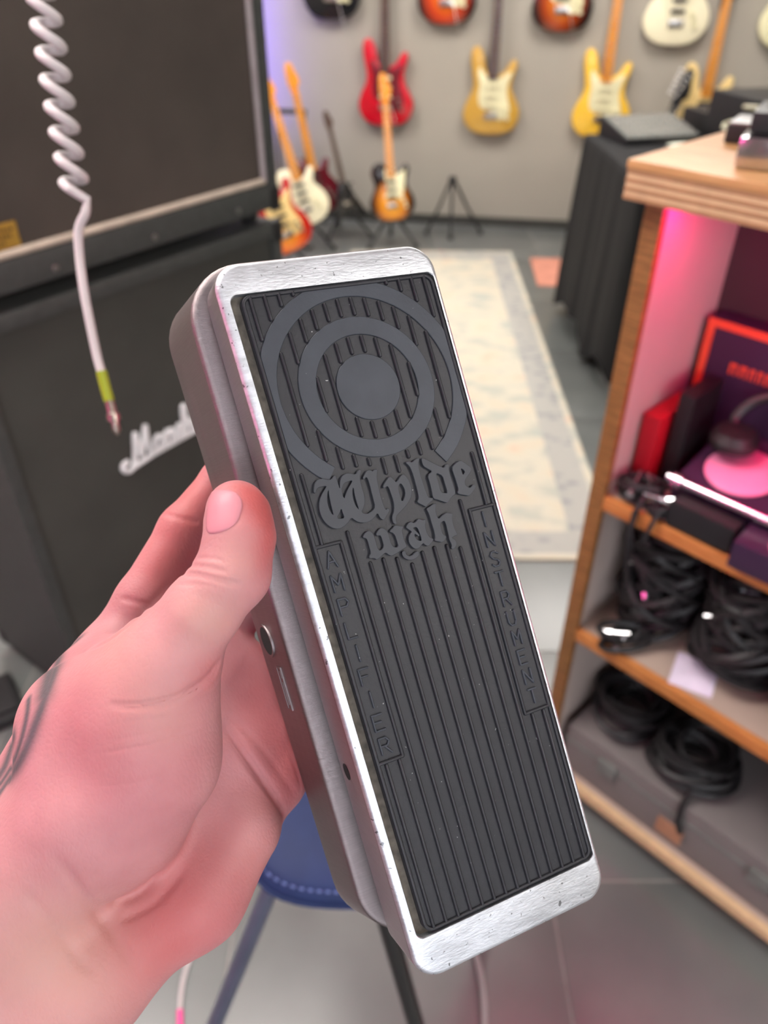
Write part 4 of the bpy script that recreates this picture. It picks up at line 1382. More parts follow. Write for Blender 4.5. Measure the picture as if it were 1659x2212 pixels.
GL_ = 'electric guitars hung in the lower row on the back wall'
GU_ = 'electric guitars hung in the upper row on the back wall'
for px, py, lab, grp, shp, bm_, gm, gd, nm, kw in (
    (832, 272, 'bright red electric guitar with a dark red pickguard hanging on the back wall', GL_, STRAT, M_RED, M_TORT, PGS, M_ROSE, dict(trem=True)),
    (1056, 291, 'gold electric guitar with pale cream pickguard and dark neck on the back wall', GL_, STRAT, M_GOLD, M_CREAM, PGS, M_ROSE, dict(soap=True)),
    (1290, 299, 'yellow electric guitar with cream pickguard and orange maple neck on the wall', GL_, STRAT, M_YEL, M_CREAM, PGS, M_MAPLE, dict(soap=True, trem=True)),
    (1497, 330, 'pale natural wood electric guitar on the wall, mostly behind the black gear boxes', GL_, STRAT, M_NAT, M_CREAM, None, M_MAPLE, {}),
    (716, 42, 'black electric guitar body at the top edge, leftmost of the upper row', GU_, STRAT, M_BLK, M_CREAM, PGS, M_ROSE, dict(trem=True)),
    (962, 53, 'orange and red sunburst electric guitar at the top, above and right of the red guitar', GU_, STRAT, M_SB1, M_CREAM, PGS, M_ROSE, dict(trem=True)),
    (1208, 69, 'brown amber sunburst electric guitar at the top, between gold and yellow guitars', GU_, STRAT, M_SB2, M_CREAM, PGS, M_ROSE, dict(trem=True)),
    (1450, 98, 'ivory white electric guitar with black pickups hanging above the mixing desk', GU_, LESPAUL, M_IVORY, M_CREAM, None, M_MAPLE, {}),
    (1700, 108, 'cream electric guitar cut off by the right edge of the picture', GU_, LESPAUL, M_CREAM, M_CREAM, None, M_MAPLE, {})):
    MM = on_wall(px, py)
    guitar('electric_guitar', MM, lab, grp, shp, bm_, gm, gd, nm, **kw)
    hook(MM)

# --- guitars standing on the floor
def stand(loc, rz, lab, hgt=0.42, grp='guitar stands', R=0.21):
    t = empty('guitar_stand', loc, rz, lab, 'guitar stand', grp)
    for a in (90, 215, 325):
        c, s = math.cos(math.radians(a)), math.sin(math.radians(a))
        MB().tube([(0, 0.02, hgt * 0.62), (c * 0.10, s * 0.10, hgt * 0.3), (c * R, s * R, 0.012)], 0.0095, 8).build('leg', M_BLACKP, t)
        MB().lathe([(0.014, 0.001), (0.014, 0.02), (0.01, 0.026)], 10, Matrix.Translation((c * R, s * R, 0))).build('rubber_foot', M_BLACKP, t)
    MB().tube([(0, 0.02, hgt * 0.55), (0, 0.03, hgt)], 0.012, 10).build('upright', M_BLACKP, t)
    MB().tube([(-0.11, -0.10, 0.17), (-0.11, -0.05, 0.145), (-0.08, 0.01, 0.15), (0, 0.025, 0.16), (0.08, 0.01, 0.15), (0.11, -0.05, 0.145), (0.11, -0.10, 0.17)], 0.008, 8).build('body_cradle', M_BLACKP, t)
    MB().tube([(-0.035, -0.05, hgt + 0.02), (-0.03, 0.0, hgt), (0, 0.03, hgt - 0.01), (0.03, 0.0, hgt), (0.035, -0.05, hgt + 0.02)], 0.007, 8).build('neck_yoke', M_BLACKP, t)
    return t

def floor_guitar(px, py, z, yaw, lean, roll, label, shape, bodym, guardm, guard, neckm, sc=1.0, stand_lab=None, **kw):
    """lower edge of the body at the pixel, z above the floor, leaning back"""
    p = on_z(px, py, z)
    M = Matrix.Translation(p) @ Matrix.Rotation(yaw, 4, 'Z') @ Matrix.Rotation(math.pi / 2 - lean, 4, 'X') @ Matrix.Rotation(roll, 4, 'Z')
    guitar('electric_guitar', M, label, 'electric guitars standing on the floor', shape, bodym, guardm, guard, neckm, sc=sc, **kw)
    if stand_lab:
        stand((p.x - 0.12 * math.sin(yaw), p.y + 0.12, 0), yaw, stand_lab, hgt=0.30, R=0.17)

floor_guitar(850, 476, 0.17, 0.05, 0.16, 0.07, 'small yellow sunburst guitar with cream pickguard on a floor stand below the red guitar', TELE, M_SB3, M_CREAM, PGT, M_MAPLE, 0.80,
             'black tripod stand under the small yellow sunburst guitar')
floor_guitar(634, 543, 0.17, 0.45, 0.22, 0.25, 'orange cherry sunburst guitar standing beside the speaker cabinets', STRAT, M_SB4, M_NAT, PGS, M_MAPLE, 0.88, 'black tripod stand under the orange cherry sunburst guitar')
floor_guitar(672, 486, 0.17, 0.35, 0.20, 0.22, 'cream bodied guitar standing behind the orange sunburst guitar', LESPAUL, M_IVORY, M_CREAM, None, M_MAPLE, 0.85, 'black tripod stand under the cream bodied guitar')
floor_guitar(697, 462, 0.17, 0.35, 0.12, 0.16, 'wine red guitar with maple neck standing behind the cream bodied guitar', LESPAUL, M_WINE, M_TORT, None, M_MAPLE, 0.85, None)
floor_guitar(756, 460, 0.17, 0.3, 0.10, 0.20, 'black pointed guitar standing behind the wine red guitar', VBODY, M_BLK, M_BLK, None, M_ROSE, 0.60, 'black tripod stand under the black pointed guitar')
t = empty('guitar_stand', tuple(on_z(972, 503, 0)), 0.3, 'empty black folding stand on the tiles by the back wall', 'guitar stand', 'guitar stands')
for a, r in ((250, 0.13), (335, 0.19), (170, 0.15)):
    c, s = math.cos(math.radians(a)), math.sin(math.radians(a))
    MB().tube([(c * 0.012, s * 0.012, 0.31), (c * r * 0.5, s * r * 0.5, 0.16), (c * r, s * r, 0.010)], 0.009, 8).build('leg', M_BLACKP, t)
    MB().lathe([(0.014, 0.001), (0.014, 0.02), (0.01, 0.026)], 10, Matrix.Translation((c * r, s * r, 0))).build('rubber_foot', M_BLACKP, t)
MB().lathe([(0.02, 0.285), (0.024, 0.30), (0.024, 0.325), (0.014, 0.335)], 14).build('hinge', M_BLACKP, t)

# ================================================================== table under a black cloth, with audio gear on it
M_CLOTH = mat('black_cloth', (17, 17, 19), 0.9, vary=0.12, scale=8, bump=0.3, bscale=300)
M_GEAR = mat('black_powder_coat', (26, 26, 28), 0.5, vary=0.12, scale=30)
M_GREYM = mat('grey_panel', (110, 112, 108), 0.45, vary=0.15, scale=30)
M_PAPER = mat('paper', (222, 224, 206), 0.8, vary=0.04)
M_CABG = mat('grey_beige_cable', (190, 186, 160), 0.5, vary=0.08)
M_REDP = mat('red_plastic', (196, 22, 40), 0.4)
TX0, TY0, TX1, TY1, TZ = 0.885, 2.86, 2.25, 3.66, 0.80
tbl = empty('folding_table', ((TX0 + TX1) / 2, (TY0 + TY1) / 2, 0), 0.03, 'long table under the black cloth beside the shelf unit', 'table')
tw, td = (TX1 - TX0) / 2, (TY1 - TY0) / 2
MB().box(-tw + .02, tw - .02, -td + .02, td - .02, TZ - 0.035, TZ - 0.004, bev=0.006).build('table_top', M_GREYM, tbl)
for sx in (-1, 1):
    for sy in (-1, 1):
        MB().tube([(sx * (tw - 0.14), sy * (td - 0.1), TZ - 0.04), (sx * (tw - 0.1), sy * (td - 0.07), 0.004)], 0.014, 10).build('leg', M_GEAR, tbl)
# cloth: top sheet and folds falling to just above the floor
m = MB()
per = []
NP = 40
for i in range(NP): per.append((-tw + 2 * tw * i / NP, -td, 0, -1))
for i in range(NP): per.append((tw, -td + 2 * td * i / NP, 1, 0))
for i in range(NP): per.append((tw - 2 * tw * i / NP, td, 0, 1))
for i in range(NP): per.append((-tw, td - 2 * td * i / NP, -1, 0))
R = []
for lv, zz in enumerate((TZ + 0.001, TZ - 0.004, TZ - 0.03, 0.62, 0.42, 0.22, 0.10)):
    ring = []
    for i, (x, y, nx, ny) in enumerate(per):
        amp = 0.0 if lv < 2 else 0.002 + 0.012 * (TZ - zz) / TZ
        w = 0.5 + 0.5 * math.sin(i * 0.9) + 0.5 * math.sin(i * 0.43 + 1.0)
        out = (0.0 if lv == 0 else 0.004) + amp * w + (0.035 * (TZ - zz) if lv >= 2 else 0)
        dz = -0.07 * max(0, math.sin(i * 0.21 + 2.0)) if lv == 6 else 0
        ring.append((x + nx * out, y + ny * out, zz + dz * (1 if lv == 6 else 0)))
    R.append(ring)
m.rings(R, cap0=False, cap1=False)
m.f.append(tuple(range(NP * 4)))
cl = m.build('tablecloth', M_CLOTH, None, angle=60, loc=tbl.location, rot=(0, 0, 0.03))
tag(cl, 'black tablecloth hanging in folds to the floor over the gear table', 'tablecloth')

def tz(px, py, dz=0.0): return on_z(px, py, TZ + 0.002 + dz)
# mixing desk on the near corner of the table
p = tz(1400, 300)
mx_ = empty('mixing_desk', tuple(p), 0.25, 'small black mixing desk with a grey panel of knobs on the table corner', 'mixer')
m = MB()
m.add([(-.17, -.12, 0), (.17, -.12, 0), (.17, .12, 0), (-.17, .12, 0), (-.17, -.12, .028), (.17, -.12, .028), (.17, .12, .075), (-.17, .12, .075)], [(3, 2, 1, 0), (4, 5, 6, 7), (0, 1, 5, 4), (1, 2, 6, 5), (2, 3, 7, 6), (3, 0, 4, 7)])
m.build('desk_body', M_GEAR, mx_, smooth=False)
sl = 0.047 / 0.24
MB().add([(-.16, -.11, .0315), (.16, -.11, .0315), (.16, .11, .0748), (-.16, .11, .0748), (-.16, -.11, .028), (.16, -.11, .028), (.16, .11, .0715), (-.16, .11, .0715)], [(0, 1, 2, 3), (7, 6, 5, 4), (0, 4, 5, 1), (1, 5, 6, 2), (2, 6, 7, 3), (3, 7, 4, 0)]).build('control_panel', M_GREYM, mx_, smooth=False)
kd = None
for i in range(8):
    for j in range(5):
        x, y = -.14 + i * .04, -.09 + j * .042
        if kd is None:
            k = MB().lathe([(0.008, 0), (0.008, 0.008), (0.006, 0.014)], 10).build('knob', M_NICKEL, mx_)
            kd = k.data
        else:
            k = link('knob', kd, M_NICKEL, mx_)
        k.location = (x, y, .0515 + y * sl)
# two black gear boxes, one on the other
def gear(px, py, dz, w, d, hh, rz, lab, knobs):
    q = tz(px, py, dz)
    t = empty('rack_unit', tuple(q), rz, lab, 'audio gear', 'black gear boxes on the table')
    MB().box(-w, w, -d, d, 0.0, hh, bev=0.004).build('case', M_GEAR, t)
    MB().box(-w + .01, w - .01, -d - .006, -d - .0002, 0.008, hh - .008, bev=0.002).build('front_panel', M_GEAR, t)
    for i in range(knobs):
        MB().lathe([(0.016, 0), (0.016, 0.008), (0.011, 0.018)], 14, Matrix.Translation((-w + .07 + i * (2 * w - .14) / max(1, knobs - 1), -d - .006, hh / 2)) @ Matrix.Rotation(math.pi / 2, 4, 'X')).build('knob', M_GREYM, t)
    return t
gear(1610, 292, 0, 0.22, 0.16, 0.095, 0.25, 'lower black gear box on the table, beneath the other box', 3)
gear(1665, 286, 0.0975, 0.19, 0.14, 0.13, 0.25, 'upper black gear box with round knobs, carrying the pale cable', 3)
# coil of pale cable on top of the boxes
def coil(name, c, rx, ry, turns, r, m, lab, cat='cable', group=None, squash=0.5, jit=0.15, seed=1, tail=None, rot=None, stack=1.0):
    rnd = random.Random(seed)
    t = empty(name, tuple(c), 0.0, lab, cat, group)
    pts = []
    K = int(turns * 20)
    ph = [rnd.uniform(0, 6.28) for _ in range(6)]
    for i in range(K):
        a = 2 * math.pi * turns * i / K
        k = 1 + jit * (math.sin(a * 0.37 + ph[0]) + 0.6 * math.sin(a * 0.81 + ph[1]))
        zz = r + stack * (squash * rx * 0.25 * (1 + math.sin(a * 0.53 + ph[2])) + 2 * r * (i / K) * turns * 0.25)
        q = Vector((rx * k * math.cos(a + 0.3 * math.sin(a * .2 + ph[3])), ry * k * math.sin(a), zz))
        pts.append(q)
    if rot: pts = [rot @ q for q in pts]
    mz = min(q.z for q in pts) - r
    pts = [q - Vector((0, 0, mz)) for q in pts]
    if tail:
        pts += [Vector(q) for q in tail]
    MB().tube(pts, r, 6).build('cord', m, t)
    return t
q = tz(1640, 292, 0.2295)
coil('cable_coil', q + Vector((0.03, 0.02, 0)), 0.11, 0.07, 3, 0.005, M_CABG, 'loose coil of pale grey cable lying on the upper black gear box', seed=3, squash=1.2)
# sheets of paper by the shelf corner
p = tz(1508, 318)
MB().box(-.07, .07, -.10, .10, 0.0, 0.004, bev=0.001).build('paper_stack', M_PAPER, None, loc=tuple(p), rot=(0, 0, 0.7))
tag(bpy.context.scene.objects['paper_stack'], 'pale sheets of paper lying on the black cloth beside the mixing desk', 'paper')
p = tz(1437, 303)
t = empty('red_bottle_top', tuple(p + Vector((.03, -.05, 0))), 0, 'small red bottle top beside the mixing desk on the black cloth', 'bottle top')
MB().lathe([(0.018, 0), (0.018, 0.022), (0.014, 0.028), (0.005, 0.029)], 16).build('cap_shell', M_REDP, t)
# guitar headstock with tuners leaning against the wall behind the table
M = Matrix.Translation((1.30, 4.62, 0.004)) @ Matrix.Rotation(-0.1, 4, 'Z') @ Matrix.Rotation(math.pi / 2 - 0.16, 4, 'X') @ Matrix.Rotation(-0.36, 4, 'Z')
bg = guitar('electric_guitar', M, 'black guitar leaning behind the gear table, its dark headstock with chrome tuners showing', 'electric guitars standing on the floor', STRAT, M_BLK, M_BLK, None, M_BLK, knobs=False, dots=False, sc=1.06)
hd_ = [c for c in bg.children if c.name.startswith('headstock')][0]
for i in range(6):
    k = MB().box(-0.062, -0.040, -0.008, 0.008, -0.008, 0.004, bev=0.004)
    k.box(-0.042, -0.028, -0.004, 0.004, -0.006, 0.002)
    k.build('tuner_key', M_NICKEL, hd_, loc=(0, 0.80 + i * 0.022, 0))
    MB().lathe([(0.008, 0.002), (0.008, 0.006), (0.004, 0.014)], 12).build('tuner_post', M_NICKEL, hd_, loc=(-0.018 + i * 0.004, 0.795 + i * 0.022, 0))

# ================================================================== wooden shelf unit on the right
SO = Vector((0.331, 1.007, 0))
SE = Vector((0.690, -0.724, 0)).normalized()       # along the front, to the right
SD = Vector((-SE.y, SE.x, 0))                      # into the unit
SRZ = math.atan2(SE.y, SE.x)
M_BOARD = mat('pale_laminate_board', (172, 150, 138), 0.6, vary=0.06, scale=6)
M_BOARDIN = mat('white_laminate', (184, 168, 160), 0.6, vary=0.05, scale=6)
M_EDGE = wood('brown_wood_edge', (112, 74, 38), (146, 98, 54), 8, (3, 3, 30), 0.5)
M_PLYTOP = wood('plywood_top', (176, 128, 82), (194, 146, 98), 5, (2, 14, 14), 0.45)
M_PLY1 = mat('ply_layer_light', (206, 172, 134), 0.6, vary=0.08, scale=60)
M_PLY2 = mat('ply_layer_dark', (160, 118, 84), 0.6, vary=0.1, scale=60)
M_SEDGE = wood('orange_shelf_edge', (176, 104, 52), (196, 126, 70), 8, (3, 20, 20), 0.5)
M_BACKD = mat('dark_back_board', (52, 44, 46), 0.8, vary=0.1, scale=6)
SW, SDEP = 0.98, 0.25
sh = empty('shelf_unit', tuple(SO), SRZ, 'open wooden shelf unit with plywood top and a magenta light inside', 'shelf')
# local axes: x along the front, y into the unit
MB().box(0.004, 0.022, 0.012, SDEP, 0.0, 1.212).build('side_panel', M_BOARDIN, sh, smooth=False)
MB().box(-0.001, 0.025, -0.002, 0.0119, 0.0, 1.212, bev=0.002).build('side_edging', M_EDGE, sh)
MB().box(-0.004, 0.0039, 0.012, SDEP, 0.0, 1.212).build('outer_side', M_EDGE, sh, smooth=False)
MB().box(SW - 0.022, SW, 0.0, SDEP, 0.0, 1.212).build('side_panel', M_BOARDIN, sh, smooth=False)
MB().box(0.022, SW - 0.022, SDEP - 0.008, SDEP, 0.02, 1.212).build('back_panel', M_BACKD, sh, smooth=False)
for zt, em in ((0.068, M_PLY1), (0.470, M_SEDGE), (0.765, M_SEDGE)):
    MB().box(0.0222, SW - 0.0222, 0.012, SDEP - 0.0082, zt - 0.022, zt).build('shelf_board', M_BOARD, sh, smooth=False)
    MB().box(0.0252, SW - 0.0222, -0.001, 0.0119, zt - 0.024, zt + 0.0005, bev=0.002).build('shelf_edging', em, sh)
MB().box(0.03, SW - 0.03, 0.03, 0.045, 0.0, 0.045).build('plinth', M_EDGE, sh, smooth=False)
# plywood top: a stack of thin layers
top = MB().box(-0.022, SW + 0.02, -0.028, SDEP + 0.02, 1.2475, 1.2585, bev=0.003).build('plywood_top', M_PLYTOP, sh)
z = 1.2125
for i in range(7):
    MB().box(-0.020 - (0.0 if i % 2 else 0.0006), SW + 0.02, -0.026 - (0.0 if i % 2 else 0.0008), SDEP + 0.02, z, z + 0.0049).build('ply_layer', M_PLY1 if i % 2 else M_PLY2, sh, smooth=False)
    z += 0.005
# magenta light strip under the top, at the front
M_LED = emissive('magenta_led', (255, 20, 130), MAGENTA_STRIP)
led = empty('light_strip', tuple(SO + SE * 0.3 + SD * 0.028 + Vector((0, 0, 1.2))), SRZ, 'magenta light strip fixed under the plywood top of the shelf unit', 'light')
MB().box(-0.265, 0.60, -0.006, 0.006, 0.004, 0.0121).build('strip_channel', M_WMET, led, smooth=False)
MB().box(-0.262, 0.597, -0.0045, 0.0045, 0.0005, 0.0039).build('strip_diffuser', M_LED, led, smooth=False)

def sp_(x, y, z): return SO + SE * x + SD * y + Vector((0, 0, z))
def box_thing(name, x, y, z, w, d, hh, rz, m, lab, cat, bev=0.003, group=None):
    t = empty(name, tuple(sp_(x, y, z)), SRZ + rz, lab, cat, group)
    MB().box(-w / 2, w / 2, -d / 2, d / 2, 0, hh, bev=bev).build('box_body', m, t)
    return t
Z1, Z2, Z3 = 0.7665, 0.4715, 0.0695
M_DKP = mat('dark_purple_card', (50, 36, 62), 0.5, vary=0.12, scale=10)
M_ORG = mat('orange_print', (214, 92, 58), 0.5, vary=0.08)
M_REDB = mat('red_card', (170, 16, 34), 0.5, vary=0.08)
M_CABK = mat('black_cable', (22, 20, 22), 0.5, vary=0.15, scale=30)
M_PINK = mat('pale_pink_disc', (226, 130, 170), 0.4, vary=0.05)
M_PURP = mat('purple_enamel', (54, 34, 58), 0.35, vary=0.08)
M_BAG = mat('black_nylon', (24, 23, 25), 0.7, vary=0.2, scale=30, bump=0.4, bscale=300)
M_GCASE = mat('grey_cardboard', (112, 105, 103), 0.75, vary=0.06, scale=8)
M_BROWN = mat('brown_tape', (164, 118, 92), 0.6)
M_LABEL = mat('white_label', (214, 212, 208), 0.6, vary=0.03)

# --- top compartment
t = box_thing('picture_box', 0.345, 0.2185, Z1, 0.62, 0.045, 0.245, 0.0, M_DKP, 'large dark purple flat box with orange edges at the back of the top shelf', 'box', bev=0.002)
for a, b, c, d in ((-.31, -.298, 0, .245), (-.298, .31, .233, .245), (-.298, .31, .0, .010)):
    MB().box(a, b, -.0245, -.0226, c, d).build('orange_border', M_ORG, t, smooth=False)
tp = MB()
x = -0.26
while x < 0.24:
    w = random.choice((.008, .011, .007))
    tp.box(x, x + w * .3, -.0240, -.0226, .168, .186).box(x + w * .3, x + w, -.0240, -.0226, .181, .186).box(x + w * .75, x + w, -.0240, -.0226, .168, .182)
    x += w + .005
tag(tp.build('print_line', M_ORG, t, smooth=False), kind='stuff')
box_thing('red_box', 0.042, 0.120, Z1, 0.03, 0.11, 0.125, 0.0, M_REDB, 'slim red box standing against the side of the top shelf', 'box')
box_thing('black_box', 0.077, 0.135, Z1, 0.025, 0.09, 0.165, 0.0, M_BLACKP, 'slim black box standing beside the red box', 'box')
# rocker pedal with a pink disc, lying across the shelf
t = empty('rocker_pedal', tuple(sp_(0.236, 0.115, Z1)), SRZ, 'purple rocker pedal with a chrome bar and pink disc on the top shelf', 'pedal')
MB().box(-.13, .13, -.07, .06, 0.004, 0.045, bev=0.006).build('pedal_base', M_PURP, t)
MB().add([(-.125, -.07, .046), (.125, -.07, .046), (.125, .07, .075), (-.125, .07, .075), (-.125, -.07, .060), (.125, -.07, .060), (.125, .07, .089), (-.125, .07, .089)], [(3, 2, 1, 0), (4, 5, 6, 7), (0, 1, 5, 4), (1, 2, 6, 5), (2, 3, 7, 6), (3, 0, 4, 7)]).build('rocker_plate', M_PURP, t, smooth=False)
MB().tube([(-.135, -.078, .058), (.135, -.078, .058)], 0.0075, 12).build('chrome_bar', M_CHROME, t)
MB().lathe([(0.012, -.008), (0.012, .008)], 14, Matrix.Translation((-.118, -.079, .058)) @ Matrix.Rotation(math.pi / 2, 4, 'Y')).build('chrome_cap', M_CHROME, t)
MB().lathe([(0.052, 0), (0.052, .003), (0.049, .0045)], 32, Matrix.Translation((-.055, -.015, .074)) @ Matrix.Rotation(math.atan2(.029, .14), 4, 'X')).build('pink_disc', M_PINK, t)
for sx in (-1, 1):
    for sy in (-1, 1):
        MB().lathe([(0.01, 0), (0.01, .005)], 10, Matrix.Translation((sx * .11, sy * .06, 0))).build('rubber_foot', M_BLACKP, t)
# headphones lying on the pedal
t = empty('headphones', tuple(sp_(0.205, 0.122, Z1 + 0.098)), SRZ + 0.1, 'black headphones lying on top of the purple rocker pedal', 'headphones')
for sx in (-1, 1):
    MB().lathe([(0.024, 0), (0.034, .004), (0.036, .016), (0.029, .028), (0.010, .032)], 20, Matrix.Translation((sx * .055, 0, 0))).build('ear_cup', M_BLACKP, t)
MB().tube(catmull([(-.055, .02, .018), (-.07, .03, .03), (-.05, .05, .06), (0, .055, .075), (.05, .05, .06), (.07, .03, .03), (.055, .02, .018)], 4, False), 0.008, 8).build('headband', M_BLACKP, t)
box_thing('black_adaptor', 0.178, 0.016, Z1 + 0.001, 0.10, 0.03, 0.045, 0.0, M_GEAR, 'black power adaptor at the front of the top shelf, under the chrome bar', 'adaptor', bev=0.006)
# purple stompbox with a ring at the right of the top shelf
t = box_thing('stompbox', 0.290, 0.010, Z1, 0.11, 0.06, 0.045, 0.04, M_PURP, 'purple stompbox with a pale ring on its top, right of the adaptor', 'pedal', bev=0.006)
MB().lathe([(0.026, 0), (0.026, .002), (0.021, .002), (0.021, 0)], 28, Matrix.Translation((0.01, 0, .0452))).build('ring_print', M_PINK, t)
MB().lathe([(0.008, 0), (0.008, .012), (0.006, .015)], 14, Matrix.Translation((0.01, 0, .045))).build('foot_switch', M_CHROME, t)
MB().box(-.09, .09, -.002, .0, 0, 0.16, M=Matrix.Identity(4)).build('magenta_card', mat('magenta_card', (230, 10, 96), 0.5), None, loc=tuple(sp_(0.42, 0.14, Z1 + 0.255)), rot=(0, 0, SRZ))
tag(bpy.context.scene.objects['magenta_card'], 'bright magenta card hanging under the top at the right edge', 'card')
bpy.context.scene.objects['magenta_card'].location.z = 1.212 - 0.16

# cable tangles
def tangle(name, x, y, z, rx, ry, turns, lab, seed, r=0.0042, m=None, squash=1.0, jit=0.3, tail=None, stack=1.0, plugs=2):
    t = coil(name, sp_(x, y, z), rx, ry, turns, r, m or M_CABK, lab, 'cable', 'black cables on the shelves', squash, jit, seed, tail, stack=stack)
    rnd = random.Random(seed)
    for _ in range(plugs):
        a = rnd.uniform(0, 6.28)
        p = Vector((rx * .8 * math.cos(a), ry * .8 * math.sin(a), rx * squash * rnd.uniform(.25, .55) + 0.012))
        d = Vector((rnd.uniform(-1, 1), rnd.uniform(-1, 1), rnd.uniform(-.3, .5))).normalized() * 0.02
        MB().tube([p - d, p + d * .2, p + d * .25, p + d * 1.6], [0.0065, 0.0065, 0.0033, 0.0033], 10).build('jack_plug', M_CHROME, t)
    return t
def loc_(v): return (v[0], v[1], v[2])
RZm = Matrix.Rotation(SRZ, 3, 'Z')
def lt(*pts): return [tuple(RZm @ Vector(p)) for p in pts]
tangle('cable_tangle', 0.064, 0.034, Z1, 0.026, 0.020, 8, 'tangle of thin black cables at the front left corner of the top shelf', 5, squash=1.6,
       tail=lt((0.02, -0.03, 0.02), (0.02, -0.042, 0.006), (0.022, -0.05, -0.04), (0.03, -0.05, -0.09), (0.04, -0.048, -0.14)))
tangle('cable_tangle', 0.116, 0.018, Z1, 0.018, 0.012, 6, 'small bunch of black cables drooping over the top shelf edge beside the tangle', 8, squash=1.2, r=0.0036,
       tail=lt((0.0, -0.018, 0.02), (0.0, -0.027, 0.006), (-.005, -0.034, -0.03), (-.02, -0.034, -0.06), (-.03, -.03, -.02), (-.03, -.026, .01)))
# --- middle compartment
tangle('cable_tangle', 0.115, 0.110, Z2, 0.062, 0.055, 24, 'tall heap of black cables at the left of the middle shelf', 11, r=0.0074, squash=5.0, jit=0.12, plugs=3)
tangle('cable_tangle', 0.262, 0.105, Z2, 0.062, 0.055, 24, 'heap of black cables with chrome plugs in the middle of the middle shelf', 14, r=0.0074, squash=4.6, jit=0.12, plugs=5)
tangle('cable_tangle', 0.105, 0.028, Z2, 0.036, 0.016, 6, 'small loop of black cable in front of the tall heap on the middle shelf', 17, r=0.0055, squash=1.2)
# soft black bag behind
def blob(name, c, rx, ry, rz_, lab, cat, m, seed):
    t = empty(name, tuple(c), SRZ, lab, cat)
    rnd = random.Random(seed)
    v, f = [], []
    NU, NV = 28, 14
    ph = [rnd.uniform(0, 6) for _ in range(4)]
    for j in range(NV + 1):
        th = math.pi * j / NV
        for i in range(NU):
            a = 2 * math.pi * i / NU
            def sg(q, e): return math.copysign(abs(q) ** e, q)
            k = 1 + 0.06 * math.sin(3 * a + ph[0] + 2 * th) + 0.05 * math.sin(5 * a + ph[1] - 3 * th)
            v.append((rx * k * sg(math.sin(th), .6) * sg(math.cos(a), .7), ry * k * sg(math.sin(th), .6) * sg(math.sin(a), .7), rz_ - rz_ * sg(math.cos(th), .7)))
    for j in range(NV):
        for i in range(NU):
            f.append((j * NU + i, j * NU + (i + 1) % NU, (j + 1) * NU + (i + 1) % NU, (j + 1) * NU + i))
    mz = min(p[2] for p in v)
    v = [(p[0], p[1], max(0, p[2] - mz)) for p in v]
    mesh('bag_body', v, f, m, t)
    MB().tube(catmull([(-rx * .4, -ry * .5, rz_ * 1.9), (-rx * .2, -ry * .6, rz_ * 2.12), (rx * .2, -ry * .6, rz_ * 2.12), (rx * .4, -ry * .5, rz_ * 1.9)], 4, False), 0.008, 8).build('handle', m, t)
    return t
blob('gear_bag', sp_(0.47, 0.205, Z2), 0.12, 0.028, 0.108, 'soft black gear bag at the back of the middle shelf', 'bag', M_BAG, 2)
MB().box(-.035, .035, -.04, .04, 0, 0.002, bev=0.0006).build('paper_sheet', mat('lilac_paper', (222, 206, 226), 0.7), None, loc=tuple(sp_(0.225, 0.055, Z2 + 0.0002)), rot=(0, 0, SRZ + .3))
tag(bpy.context.scene.objects['paper_sheet'], 'small lilac sheet of paper at the front of the middle shelf', 'paper')
# round black case with a white label
t = empty('round_case', tuple(sp_(0.432, 0.090, Z2)), SRZ - 0.1, 'round black case with a white label at the front right of the middle shelf', 'case')
MB().lathe([(0.071, 0), (0.081, .006), (0.083, .04), (0.079, .085), (0.068, .098), (0.04, .104), (0.01, .105)], 40).build('case_shell', M_BAG, t)
MB().tube([(0.0835 * math.cos(a), 0.0835 * math.sin(a), .05) for a in np.linspace(0, 2 * math.pi, 40, endpoint=False)], 0.003, 6, closed=True).build('zip', M_BLACKP, t)
MB().rings([[(r * math.cos(a), r * math.sin(a), zz) for a, zz in zip(list(np.linspace(-2.02, -1.62, 6)) + list(np.linspace(-1.62, -2.02, 6)), [.022] * 6 + [.040] * 6)] for r in (0.0825, 0.0845)]).build('white_label', M_LABEL, t)
# --- bottom compartment
t = box_thing('grey_case', 0.29, 0.126, Z3, 0.50, 0.21, 0.13, 0.0, M_GCASE, 'wide grey case lying on the bottom shelf', 'case', bev=0.008)
MB().box(-.251, .251, -.1065, .106, 0.086, 0.093).build('lid_seam', M_GREYM, t, smooth=False)
for x in (-.15, .16):
    MB().box(x - .02, x + .02, -.113, -.1052, .068, .104, bev=.003).build('latch', M_GREYM, t)
MB().box(-.03, .022, -.1085, -.1051, .02, .062, bev=.001).build('tape_patch', M_BROWN, t)
for x, y, rx, ry, n, sd, lab in ((0.115, 0.125, 0.056, 0.055, 11, 21, 'coil of black cable on the left of the grey case'), (0.262, 0.095, 0.062, 0.050, 14, 24, 'dense bundle of black cable hanging over the front of the grey case')):
    tangle('cable_tangle', x, y, Z3 + 0.1302, rx, ry, n, lab, sd, r=0.006, squash=1.5, jit=0.25, plugs=1,
           tail=lt((0.03, -0.06, 0.03), (0.03, -0.078, 0.0), (0.035, -0.086, -0.035), (0.045, -0.085, -0.06)) if sd == 24 else None)
box_thing('dark_case', 0.63, 0.126, Z3, 0.13, 0.21, 0.25, 0.0, M_BAG, 'tall dark case standing at the right of the bottom shelf', 'case', bev=0.01)

